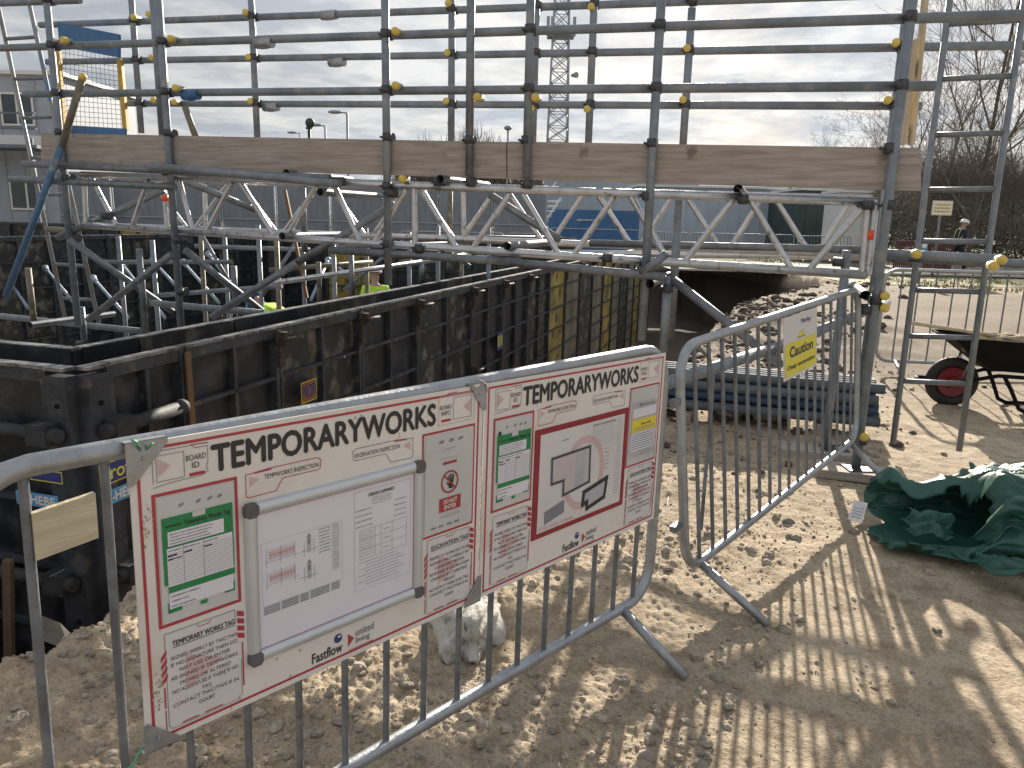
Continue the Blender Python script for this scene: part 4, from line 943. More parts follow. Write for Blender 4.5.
for k, (x, y0, y1, off) in enumerate(((118, 236, 300, -2.4), (152, 240, 315, -2.0), (200, 226, 305, -2.6), (224, 230, 300, -3.2), (258, 225, 300, -2.8), (276, 232, 312, -2.2), (302, 226, 305, -3.4), (333, 232, 296, -2.9), (366, 228, 292, -3.8), (409, 232, 284, -3.6), (438, 226, 276, -4.2), (462, 228, 270, -4.4), (489, 226, 262, -4.8))):
    a = SC(x, y0, off); b = SC(x, y1, off); mb = MB(); mb.tube((a.x, a.y, a.z), (a.x, a.y, -1.15), RT, 10); mb.build('standard', [GALVD, TUBE, TUBER][k % 3], t)
for k, (a, b, o1, o2) in enumerate((((100, 262), (232, 262), -2.3, -2.6), ((195, 246), (310, 250), -2.7, -3.3), ((270, 270), (372, 262), -2.3, -3.6), ((330, 247), (470, 243), -3.0, -4.4), ((150, 296), (282, 286), -2.0, -2.3), ((400, 262), (500, 249), -3.6, -4.8), ((380, 236), (560, 238), -3.8, -5.2))):
    mb = MB(); mb.tube(SC(*a, o1), SC(*b, o2), RT, 10); mb.build('ledger', [GALVD, TUBE, TUBER][k % 3], t)
for k, (a, b, o1, o2) in enumerate((((200, 232), (240, 300), -2.5, -2.8), ((262, 296), (300, 236), -2.8, -3.3), ((344, 290), (404, 240), -3.2, -3.8), ((430, 240), (470, 266), -4, -4.4))):
    mb = MB(); mb.tube(SC(*a, o1), SC(*b, o2), RT*.8, 10); mb.build('brace', GALVD, t)
# cardboard sheet lying in the dark pit at the left, white lumps
mb = MB(); p = [D(39, 615, 3.12), D(60, 623, 3.12), D(71, 634, 3.12), D(70, 651, 3.02), D(41, 640, 3.02)]
mb.slab(p, (0.3, -1, .6), .006); tag(mb.build('torn_board', mat('wet_card', (.10, .095, .09), .95, 0, .2, 10, spec=.1)), 'torn grey card leaning at the foot of the near formwork', 'board')
mb = MB(); mb.bar(D(8, 560, 3.4), D(10, 690, 3.4), .03, .04, Vector((1, 0, 0))); tag(mb.build('timber_stake', mat('stake', (.16, .11, .07), .8)), 'brown timber stake upright in the dark pit at the left', 'timber')

# ------------------------------------------------------------------ white concrete lump behind the front barrier
def lump(name, c, sx, sy, sz, m, label, cat, seed=0, nz=.22, fq=3.0, n=36):
    mb = MB(); mb.sphere((0, 0, 0), 1, nu=n, nv=n//2)
    vv = []
    for v in mb.v:
        p = Vector(v); d = 1+nz*mnoise.noise(p*fq+Vector((seed, 0, 0)))+nz*.7*abs(mnoise.noise(p*fq*2.3+Vector((seed, 3, 0))))+nz*.3*mnoise.noise(p*fq*6)
        vv.append((c[0]+p.x*d*sx, c[1]+p.y*d*sy, c[2]+p.z*d*sz))
    mb.v = vv; o = mb.build(name, m); tag(o, label, cat); return o
cg = G(474, 640)
lump('concrete_lump', (cg.x-.03, cg.y+.10, .03), .11, .26, .13, mat('white_concrete', (.55, .53, .49), .9, 0, .12, 14, .6, 50), 'pale broken concrete lump on the ground behind the front barrier', 'concrete lump', 2, .38, 1.6, 64)
for k, (x, y, r, lab) in enumerate(((96, 608, .045, 'round pale stone at the brink of the pit'), (20, 735, .03, 'long pale stone lying at the bottom left corner'), (622, 682, .022, 'pale stone lying between the barrier foot and bottom rail'), (700, 690, .02, 'flat cream stone beside the foot of the front barrier'))):
    g_ = G(x, y); mb = MB(); rock_mb(mb, (0, 0, 0), r, .65, 50+k, 10, 8); o = mb.build('rock', STONE); o.location = (g_.x, g_.y, gz(g_.x, g_.y)+r*.25); tag(o, lab, 'stone')

# ------------------------------------------------------------------ stack of scaffold beams on the ground
sr = G(874, 425, .08); LB = [1.78, 1.9, 1.7]
def stack_tube(k, row, col, m, lab):
    z = .14+row*.078; p = sr+NS*(.16-col*.082-(row % 2)*.04)-Vector((0, 0, .08)); jj = random.Random(k).uniform(-.05, .05)
    a = p-US*(jj-.02); b = p+US*(1.75+jj); mb = MB()
    mb.poly([Vector((a.x, a.y, z)), Vector((b.x, b.y, z))], .036, 14, cap=False); mb.poly([Vector((b.x, b.y, z)), Vector((a.x, a.y, z))], .032, 14, cap=False)
    o = mb.build('scaffold_tube', m); tag(o, lab, 'steel tube', 'tubes stacked on the ground behind the barrier')
STK = mat('stack_tube_steel', (.12, .14, .17), .75, 0, .2, 6, .2, 60); STKB = mat('stack_tube_blue', (.06, .10, .17), .75, 0, .2, 6, .2, 60)
k = 0
for row in range(4):
    for col in range(5-(row > 2)):
        stack_tube(k, row, col, [STK, STKB, STK, STK][k % 4], 'steel scaffold tube in the low stack behind the right barrier'); k += 1
for k, s_ in enumerate((.35, 1.35)):
    mb = MB(); c = sr+US*s_; mb.obox((c.x-NS.x*.04, c.y-NS.y*.04, .045), US*.05, NS*.28, Vector((0, 0, .045)))
    tag(mb.build('timber_bearer', WOOD), ['timber bearer under the right end of the tube stack', 'timber bearer under the left end of the tube stack'][k], 'timber')
c = sr+US*.9-NS*.42; mb = MB(); mb.obox((c.x, c.y, .30), US*.92, NS*.06, Vector((0, 0, .05))); tag(mb.build('timber_beam', mat('mossy_timber', (.13, .145, .11), .85, 0, .2, 4)), 'mossy timber beam lying behind the tube stack', 'timber')
mb = MB(); mb.obox((c.x, c.y, .125), US*.3, NS*.05, Vector((0, 0, .125))); tag(mb.build('timber_block', WOOD), 'timber block holding up the mossy beam', 'timber')

# ------------------------------------------------------------------ green tarpaulin sack
def build_tarp():
    c0 = G(938, 556); t = thing('green_tarpaulin', 'crumpled dark green tarpaulin sack with open mouth lying on the sand', 'tarpaulin', (c0.x, c0.y, 0))
    L0 = G(874, 533); L1 = Vector((3.9, 3.02, 0)); ax = (L1-L0); ln = ax.length; ax.normalize(); sd = Vector((-ax.y, ax.x, 0))
    nr, ns = 150, 190; V = []; base = Vector((L0.x, L0.y, 0)); MO = .185
    ss = lambda e0, e1, x: max(0, min(1, (x-e0)/(e1-e0)))**2*(3-2*max(0, min(1, (x-e0)/(e1-e0))))
    keep = {}
    for i in range(nr):
        f = i/(nr-1); x = f*ln
        body = ss(.02, .30, f)
        wid = .20+.15*body+.12*ss(.5, 1, f); hgt = .105+.10*body+.05*ss(.45, .9, f)
        op = 1-ss(MO-.04, MO+.05, f)
        for j in range(ns):
            a = 2*math.pi*j/ns; ca, sa = math.cos(a), math.sin(a)
            p = Vector((f*4.2, ca*1.2, sa*1.2))
            cr1 = 1-2*abs(mnoise.noise(Vector((f*7.0+ca*.8, ca*1.5, sa*1.5)))); cr2 = 1-2*abs(mnoise.noise(Vector((f*10+ca*2.5, ca*2.2+f*6, sa*2.2+4))))
            fold = mnoise.noise(p*1.1+Vector((9, 0, 0)))*.30+max(0, cr1-.55)*.38+max(0, cr2-.6)*.26-.14+.05*mnoise.noise(p*6)
            if sa < 0: fold *= 1-.75*min(1, -sa*2.2)
            k = 1+fold
            y = ca*wid*k; z = hgt+sa*hgt*k
            xx = x+.05*mnoise.noise(Vector((ca*2, sa*2, f*3)))
            back = max(0, ca)
            if op > 0:
                # front wall collapsed, back wall standing with a pointed flap
                lip = 1 if ca < .15 else max(0, 1-(ca-.15)/.35)
                z = z*(1-.62*op*lip*(sa > -.3))
                if ca > .1 and sa > 0: z += op*.10*math.exp(-((a-rad(50))/rad(26))**2)*math.exp(-((f-.035)/.03)**2)+op*.03
                y += -.06*op*lip
            roll = math.exp(-((f-MO-.03)/.03)**2)*(sa > 0)*sa; z += .045*roll; y -= .03*roll
            xx -= (1-ss(0, .06, f))*(.04*math.sin(a*3+1)+.05*mnoise.noise(Vector((a*1.3, 2, 0))))
            z = max(z, .010+.012*(1+mnoise.noise(Vector((x*8, y*8, 0)))))
            V.append(base+ax*xx+sd*y+Vector((0, 0, z)))
    mb = MB(); mb.v = [tuple(v) for v in V]
    for i in range(nr-1):
        f = i/(nr-1)
        for j in range(ns):
            deg = 360*j/ns
            if 62+6*math.sin(f*16) < deg < 168+8*math.sin(f*14) and f < MO+.012*math.sin(deg*.07): continue
            j2 = (j+1) % ns; mb.f.append((i*ns+j, (i+1)*ns+j, (i+1)*ns+j2, i*ns+j2)); mb.sm.append(True)
    o = mb.build('sack', TARP, t); md = o.modifiers.new('thick', 'SOLIDIFY'); md.thickness = .003
    # rear flap standing up
    def sheet(corners, n, m_, amp, name, seed):
        mb = MB(); A, B, C_, D_ = [Vector(c) for c in corners]; b = 0
        for i in range(n+1):
            for j in range(n+1):
                u, v = i/n, j/n; p = A*(1-u)*(1-v)+B*u*(1-v)+C_*u*v+D_*(1-u)*v
                d = Vector((mnoise.noise(Vector((u*3+seed, v*3, 0))), mnoise.noise(Vector((u*3, v*3+seed, 4))), mnoise.noise(Vector((u*2.5, v*4, seed)))-abs(mnoise.noise(Vector((u*6+v*3, v*2, seed+3))))*.9))*amp
                mb.v.append(tuple(p+d))
        for i in range(n):
            for j in range(n):
                q = i*(n+1)+j; mb.f.append((q, q+n+1, q+n+2, q+1)); mb.sm.append(True)
        o = mb.build(name, m_, t); md = o.modifiers.new('thick', 'SOLIDIFY'); md.thickness = .003; return o
    r0 = G(955, 520); 
    sheet((D(966, 512, 3.95), D(1080, 545, 3.75), D(1090, 482, 4.25), D(969, 461, 4.2)), 40, TARP, .055, 'rear_fold', 2)
    sheet((D(935, 545, 3.35), D(1060, 560, 3.0), D(1075, 586, 2.9), D(1010, 575, 3.0)), 30, TARP, .04, 'lower_corner', 8)
    sheet((D(908, 508, 3.5), D(950, 515, 3.5), D(958, 540, 3.4), D(905, 530, 3.4)), 24, TARP, .03, 'inner_strap', 11)
    # white label at the left edge of the mouth
    P = [D(848, 519, 3.42), D(862, 523, 3.40), D(868, 503, 3.46), D(854, 500, 3.48)]
    mb = MB(); nL = (P[1]-P[0]).cross(P[3]-P[0]).normalized(); mb.slab(P, nL, .004); lo = mb.build('label', mat('label_white', (.72, .70, .72), .5), t)
    s = Surf(P[0], (P[1]-P[0]).normalized(), (P[3]-P[0]).normalized(), nL)
    for k in range(4): s.line(GREYPR, [(.012, .02+k*.016), (.05, .02+k*.016)], .004, .002)
    s.build(lo, {})
    # pale wording on the rear fold
build_tarp()

# ------------------------------------------------------------------ wheelbarrow
def build_barrow():
    W = Vector((3.79, 6.51, 0)); ax = Vector((.985, -.17, 0)); sd = Vector((.17, .985, 0)); up = Vector((0, 0, 1))
    t = thing('wheelbarrow', 'black wheelbarrow with dark red wheel standing behind the ladder', 'wheelbarrow', W)
    P = lambda a, b, c: W+ax*a+sd*b+up*c
    Rr = .215
    mb = MB(); prof = []
    pts = [P(0+(Rr-.045)*math.cos(rad(k*12)), 0, Rr+(Rr-.045)*math.sin(rad(k*12))) for k in range(30)]; mb.poly(pts, .045, 12, closed=True)
    wh = mb.build('wheel', RUBBER, t)
    mb = MB()
    for y0, r0, y1, r1 in ((-.03, .13, -.038, .125), (-.038, .125, -.02, .05), (.03, .13, .038, .125), (.038, .125, .02, .05), (-.03, .13, .03, .13), (-.02, .05, -.05, .045), (-.05, .045, -.05, .0)):
        b = len(mb.v)
        for k in range(30):
            for (yy, r_) in ((y0, r0), (y1, r1)): mb.v.append(tuple(P(r_*math.cos(rad(k*12)), yy, Rr+r_*math.sin(rad(k*12)))))
        for k in range(30): k2 = (k+1) % 30; mb.f.append((b+2*k, b+2*k2, b+2*k2+1, b+2*k+1)); mb.sm.append(True)
    mb.build('rim', WHEELRED, wh)
    mb = MB(); mb.tube(P(0, -.12, Rr), P(0, .12, Rr), .012, 8); mb.build('axle', GALVD, wh)
    # tray
    bot = [P(.22, -.16, .36), P(.85, -.20, .34), P(.85, .20, .34), P(.22, .16, .36)]
    top = [P(-.12, -.25, .62), P(1.12, -.34, .58), P(1.12, .34, .58), P(-.12, .25, .62)]
    mb = MB(); n = len(mb.v); mb.face(bot)
    for i in range(4): j = (i+1) % 4; mb.face([bot[i], bot[j], top[j], top[i]])
    tr = mb.build('tray', BLACKPL, t); md = tr.modifiers.new('th', 'SOLIDIFY'); md.thickness = .006
    mb = MB(); mb.poly(top, .012, 8, closed=True); mb.build('rim_bead', BLACKPL, tr)
    for s_ in (-1, 1):
        mb = MB(); mb.poly([P(-.26, s_*.08, Rr+.01), P(-.05, s_*.12, Rr), P(.30, s_*.15, .31), P(.62, s_*.2, .31), P(1.1, s_*.27, .42), P(1.55, s_*.31, .62)], .017, 10); mb.build('handle_bar', BLACKPL, t)
        mb = MB(); mb.poly([P(.34, s_*.16, .31), P(.40, s_*.18, .20), P(.47, s_*.2, .05), P(.54, s_*.21, .015), P(.74, s_*.22, .02), P(.95, s_*.23, .30), P(1.0, s_*.25, .40)], .017, 10); mb.build('leg', BLACKPL, t)
        mb = MB(); mb.tube(P(.02, s_*.10, Rr), P(.10, s_*.14, .50), .008, 8); mb.build('stay', GALVD, t)
    mb = MB(); mb.poly([P(-.26, -.08, Rr+.01), P(-.28, 0, Rr+.01), P(-.26, .08, Rr+.01)], .017, 8); mb.build('nose_bar', BLACKPL, t)
    o = lump('sand_load', P(.45, 0, .55), .42, .19, .09, SAND, 'brown sand and rope heaped in the wheelbarrow tray', 'sand load', 5, .25, 3)
    o = lump('white_sack', P(1.02, .02, .76), .30, .22, .20, SACK, 'off white sack resting on the wheelbarrow at the right edge', 'sack', 9, .25, 2)
    t2 = thing('shovel', 'shovel with pale wooden handle sticking out of the wheelbarrow', 'shovel', P(.35, 0, .6))
    mb = MB(); mb.tube(D(911, 323, 6.4), P(.30, -.05, .63), .016, 10); mb.build('handle', PALEW, t2)
    mb = MB(); a = P(.30, -.05, .63); mb.slab([a+sd*.1, a-sd*.1, a+ax*.28-sd*.09-up*.05, a+ax*.28+sd*.09-up*.05], (0, 0, 1), .004); mb.build('blade', GALVD, t2)
build_barrow()

# ------------------------------------------------------------------ barriers further back
SB = Surf(G(884, 385), Vector((.985, -.12, 0)).normalized(), Vector((0, 0, 1)), Vector((-.12, -.985, 0)))
SB.o = Vector((D(886, 270, 8.0).x, 8.0, 0))
barrier(SB, 2.2, .13, 1.08, 12, 'steel crowd barrier behind the ladder and the wheelbarrow', (.2, 2.0), rb=.008, lod=8)
def far_barrier(x0, x1, Y, label):
    a = D(x0, 240, Y); b = D(x1, 240, Y); a.z = b.z = 0; u = (b-a); L = u.length; u.normalize()
    S = Surf(a, u, Vector((0, 0, 1)), Vector((u.y, -u.x, 0))); barrier(S, L-.05, .15, 1.1, 15, label, (.25, L-.3), 'row of crowd barriers in front of the far buildings', rb=.012, r=.025, lod=6)
for k, (x0, x1, Y, lab) in enumerate(((640, 690, 33, 'far crowd barrier below the left end of the pale wall'), (690, 742, 33, 'far crowd barrier in front of the middle of the pale wall'), (742, 795, 33.5, 'far crowd barrier at the right end of the pale wall'), (798, 852, 32, 'far crowd barrier in front of the dark green container'), (400, 452, 22, 'far crowd barrier left of the white steps'), (452, 506, 22, 'far crowd barrier right beside the white steps'), (506, 556, 22.5, 'far crowd barrier in front of the blue container'))):
    far_barrier(x0, x1, Y, lab)

# ------------------------------------------------------------------ far buildings
def px_box(x0, x1, yt, Y, depth, h=None):
    a = D(x0, yt, Y); b = D(x1, yt, Y); return a.x, b.x, Y, Y+depth, (h if h else (a.z+b.z)/2)
def building(x0, x1, yt, Y, dep, label, m, name='building', cat='building', bands=(), wins=(), trim=None, roofov=.15):
    X0, X1, Y0, Y1, H = px_box(x0, x1, yt, Y, dep)
    t = thing(name, label, cat, ((X0+X1)/2, Y0, 0)); mb = MB(); mb.box(X0, X1, Y0, Y1, -.05, H-.12)
    x = X0+.3
    while x < X1: mb.box(x, x+.04, Y0-.025, Y0-.002, .0, H-.2); x += .6
    mb.build('wall', m, t); mb = MB(); mb.box(X0-roofov, X1+roofov, Y0-roofov, Y1+roofov, H-.12, H); mb.build('roof', trim or BWHITE, t)
    for z0, z1 in bands: mb = MB(); mb.box(X0-.03, X1+.03, Y0-.06, Y0-.027, z0, z1); mb.build('band', BWHITE, t)
    for (wx0, wx1, wz0, wz1) in wins:
        mb = MB()
        for q in ((wx0-.06, wx1+.06, wz1, wz1+.06), (wx0-.06, wx1+.06, wz0-.06, wz0), (wx0-.06, wx0, wz0, wz1), (wx1, wx1+.06, wz0, wz1), ((wx0+wx1)/2-.03, (wx0+wx1)/2+.03, wz0, wz1)): mb.box(q[0], q[1], Y0-.08, Y0-.03, q[2], q[3])
        w_ = mb.build('window', BWHITE, t); mb = MB(); mb.box(wx0, wx1, Y0-.05, Y0-.03, wz0, wz1); mb.build('pane', GLASS, w_)
    return t, (X0, X1, Y0, Y1, H)
X0 = D(-90, 80, 26).x; X1 = D(58, 80, 26).x
wins = []
x = X0+.5
while x < X1-1.0: wins.append((x, x+.95, 4.15, 5.05)); x += 1.2
x = X0+.7
while x < X1-1.4: wins.append((x, x+1.0, 1.5, 2.4)); x += 2.2
t, bb = building(-90, 58, 70, 26, 5, 'grey two storey site cabin with a row of upper windows', CABIN, 'site_cabin', 'cabin', bands=((3.45, 3.8), (.1, .25)), wins=wins)
mb = MB()
for i in range(int((X1-X0)/1.5)+1): mb.box(X0+i*1.5, X0+i*1.5+.07, 24.6, 24.67, 0, 3.6)
mb.box(X0, X1, 24.5, 25.9, 3.3, 3.4); mb.box(X0, X1, 24.55, 24.6, 3.85, 3.9); mb.box(X0, X1, 24.55, 24.6, 4.3, 4.35)
mb.build('walkway', CABIND, t)
# grey sheeted fence panels
for k in range(9):
    xa, xb = 58+k*54.5, 58+(k+1)*54.5; Y = 23.5+k*.35; a, b = D(xa, 200, Y), D(xb-1, 200, Y)
    t = thing('site_fence_panel', 'grey sheeted site fence panel, the %s from the left behind the excavation' % ['first', 'second', 'third', 'fourth', 'fifth', 'sixth', 'seventh', 'eighth', 'ninth'][k], 'fence panel', (a.x, Y, 0), 'grey sheeted fence panels behind the excavation')
    mb = MB(); mb.box(a.x+.04, b.x-.04, Y, Y+.02, .1, 2.55); mb.build('sheet', HOARD, t)
    mb = MB()
    for z in (.08, 1.3, 2.55): mb.box(a.x, b.x, Y-.03, Y-.002, z, z+.04)
    mb.box(a.x, a.x+.04, Y-.04, Y-.031, 0, 2.6); mb.box(b.x-.04, b.x, Y-.04, Y-.031, 0, 2.6); mb.build('frame', GALV, t)
    mb = MB(); mb.box(a.x-.3, a.x+.3, Y-.15, Y+.15, 0, .13); mb.build('foot_block', CONC, t)
building(640, 796, 186, 45, 8, 'long pale blue grey clad building with white roof edge', BWALL, bands=((.05, .25),), name='clad_building')
X0_ = D(788, 205, 45).x; 
mb = MB(); mb.tube((X0_, 44.9, 2.2), (X0_, 44.9, 3.9), .09, 8); 
tag(mb.build('wall_pipe', CABIND), 'short dark pipe on the right end of the pale clad building', 'pipe')
t, bb = building(802, 842, 188, 40, 5, 'dark green storage container beside the pale building', GREENBOX, 'storage_container', 'container', trim=BWHITE, roofov=.05)
t, bb = building(845, 871, 190, 36, 2.2, 'small white kiosk cabin at the end of the pale building', BWHITE, 'kiosk', 'cabin', wins=())
t, bb = building(549, 640, 210, 36, 2.6, 'blue shipping container with a faint pale stripe behind the lattice girders', CONTB, 'shipping_container', 'container', trim=CONTB, roofov=.02)
s = Surf((0, 35.94, 0), (1, 0, 0), (0, 0, 1), (0, -1, 0)); a, b = D(578, 218, 36).x, D(596, 218, 36).x; s.scribble(LGREYPR, a, 1.45, b, 1.62, h=.01); s.rect(LGREYPR, D(551, 218, 36).x, 1.12, D(638, 218, 36).x, 1.16, .01); s.build(t, {'board_white': 'lettering'})
building(548, 700, 170, 60, 8, 'grey industrial shed far behind the blue container', CABIN, 'industrial_shed', wins=())
# white steps
t = thing('access_steps', 'white steel access steps beside the blue container', 'steps', D(540, 240, 34))
for k in range(8):
    x = 531+k*3.4; y = 236-k*5; mb = MB(); p = D(x, y, 34); mb.obox(p, Vector((.28, 0, 0)), Vector((0, .4, 0)), Vector((0, 0, .03))); mb.build('tread', BWHITE, t)
mb = MB(); mb.tube(D(528, 222, 33.6), D(556, 182, 33.6), .03, 6); mb.tube(D(533, 240, 33.6), D(561, 198, 33.6), .05, 6); mb.build('handrail', BWHITE, t)
for k, (x, Y) in enumerate(((600, 33), (617, 34))):
    pass
# mast
def mast(px, Y, wb, H, label):
    c = D(px, 240, Y); c.z = 0; t = thing('lattice_mast', label, 'mast', c); wt = wb*.45
    cor = lambda z, i: c+Vector((((i % 2)*2-1)*(wb+(wt-wb)*z/H)/2, ((i//2)*2-1)*(wb+(wt-wb)*z/H)/2, z))
    ids = [0, 1, 3, 2]
    mb = MB()
    for i in ids: mb.tube(cor(0, i), cor(H, i), .085, 6)
    mb.build('leg', MASTM, t); mb = MB(); n = 22
    for k in range(n):
        z0, z1 = H*k/n, H*(k+1)/n
        for q in range(4):
            i, j = ids[q], ids[(q+1) % 4]; mb.tube(cor(z0, i), cor(z1, j), .045, 4); mb.tube(cor(z0, j), cor(z1, i), .045, 4); mb.tube(cor(z1, i), cor(z1, j), .04, 4)
    mb.build('bracing', MASTM, t)
    zp = D(px, 36, Y).z; mb = MB(); mb.box(c.x-1.3, c.x+1.3, c.y-1.1, c.y+1.1, zp-.08, zp+.05); mb.build('platform', MASTM, t)
    for dx in (-1.3, -.9, 1.2): mb = MB(); mb.box(c.x+dx-.14, c.x+dx+.14, c.y-1.6, c.y-1.3, zp-.3, zp+1.4); mb.build('antenna', MASTM, t)
    z2 = D(px, 77, Y).z; mb = MB(); mb.poly([c+Vector((1.1, -1, z2)), c+Vector((1.5, -1.3, z2)), c+Vector((1.6, -1.4, z2))], [.1, .26, .28], 12); mb.build('dish', MASTM, t)
mast(554, 80, 2.4, 29, 'tall grey lattice telecom mast in the distance')
for k, (px, yt, ax_, Y, lab) in enumerate(((347, 113, 335, 60, 'tallest distant street lamp with its arm to the left'), (325, 126, 316, 72, 'middle one of the three distant street lamps'), (300, 133.5, 292, 90, 'smallest distant street lamp, furthest left'))):
    c = D(px, yt, Y); t = thing('street_lamp', lab, 'street lamp', (c.x, Y, 0), 'street lamps in the distance'); a = D(ax_, yt-1, Y)
    mb = MB(); mb.tube((c.x, Y, 0), (c.x, Y, c.z), .09, 6); mb.tube(c, a, .06, 6); mb.build('pole', MASTM, t); mb = MB(); mb.sphere(a, .55, 1, .4, .25); mb.build('lamp_head', MASTM, t)
c = D(309, 127, 50); t = thing('camera_pole', 'distant dark camera pole between the street lamps', 'camera pole', (c.x, 50, 0))
mb = MB(); mb.tube((c.x, 50, 0), c, .10, 6); mb.build('pole', GREENBOX, t); mb = MB(); mb.sphere(D(310, 123, 50), .3); mb.tube(D(306, 128, 50), D(312, 128, 50), .08, 6); mb.build('camera_head', GREENBOX, t)
c = D(508, 128, 55); t = thing('flue_pole', 'thin grey vent pole behind the scaffold boards', 'pole', (c.x, 55, 0)); mb = MB(); mb.tube((c.x, 55, 0), c, .07, 6); mb.build('pole', MASTM, t); mb = MB(); mb.sphere(c, .28, 1, 1, .6); mb.build('cowl', MASTM, t)

# signs by the fence
def sign(x0, x1, y0, y1, Y, m, label, post=True):
    a, b = D(x0, y1, Y), D(x1, y0, Y); t = thing('site_sign', label, 'sign', ((a.x+b.x)/2, Y, 0)); mb = MB(); mb.box(a.x, b.x, Y-.02, Y, a.z, b.z); mb.build('panel', m, t)
    if post: mb = MB(); mb.tube(((a.x+b.x)/2, Y+.04, 0), ((a.x+b.x)/2, Y+.04, b.z-.05), .035, 8); mb.build('post', GALVD, t)
    return t, a, b
t, a, b = sign(931, 953, 201, 215, 24, SIGNY, 'cream rectangular notice on a post in front of the trees')
s = Surf((a.x, 23.98, a.z), (1, 0, 0), (0, 0, 1), (0, -1, 0))
for k in range(3): s.scribble(mat('ochre_print', (.55, .40, .15), .5), .08, .08+k*.1, b.x-a.x-.08, .14+k*.1, h=.004)
s.build(t, {'ochre_print': 'lettering'})
t, a, b = sign(920, 928, 241, 250, 21, BLUEPR, 'small blue round-symbol sign at the fence line')
mb = MB(); mb.sphere(((a.x+b.x)/2, 20.975, (a.z+b.z)/2), .07, 1, .06, 1); mb.build('symbol', WHITE, t)
# red plastic barriers in the distance
for k, (x0, x1, Y) in enumerate(((897, 915, 26), (917, 935, 26), (937, 955, 26.5))):
    a, b = D(x0, 240, Y), D(x1, 240, Y); t = thing('plastic_barrier', 'red plastic barrier by the trees, %s' % ['nearest the scaffold corner', 'below the cream notice', 'behind the walking worker'][k], 'barrier', (a.x, Y, 0), 'red plastic barriers by the trees')
    mb = MB()
    for z in (.15, .62, 1.0): mb.box(a.x, b.x, Y, Y+.04, z, z+.09)
    n_ = 9
    for i in range(n_+1): x = a.x+(b.x-a.x)*i/n_; mb.box(x-.02, x+.02, Y+.005, Y+.035, .2, 1.02)
    mb.build('rail', REDMESH, t)
# road, kerb and verge beyond the site
def strip(name, m, y0, y1, z, x0=-60, x1=120, kind='structure'):
    mb = MB(); mb.slab([(x0, y0, z), (x1, y0, z), (x1, y1, z), (x0, y1, z)], (0, 0, 1), .05); tag(mb.build(name, m), kind=kind)
strip('road', ROAD, 24.5, 30.5, .05, 5)
strip('kerb', CONC, 24.2, 24.5, .12, 5)
strip('verge', mat('verge_turf', (.20, .20, .09), .95, 0, .2, 1.2, col2=(.36, .30, .19)), 20.5, 24.2, .03, 9)
mb = MB(); rnd = random.Random(6)
for k in range(16000):
    x, y = rnd.uniform(10, 32), (rnd.uniform(18.6, 24.1) if k % 3 else rnd.uniform(30.6, 36)); h = rnd.uniform(.05, .13); a = rnd.uniform(0, 3.14); dx, dy = .02*math.cos(a), .02*math.sin(a)
    z = 0.0
    if float(mnoise.noise(Vector((x*.5, y*.9, 0)))) < -.12: continue
    mb.face([(x-dx, y-dy, z), (x+dx, y+dy, z), (x+rnd.uniform(-.04, .04), y+rnd.uniform(-.04, .04), z+h)])
tag(mb.build('grass_verge', GRASS), kind='stuff')

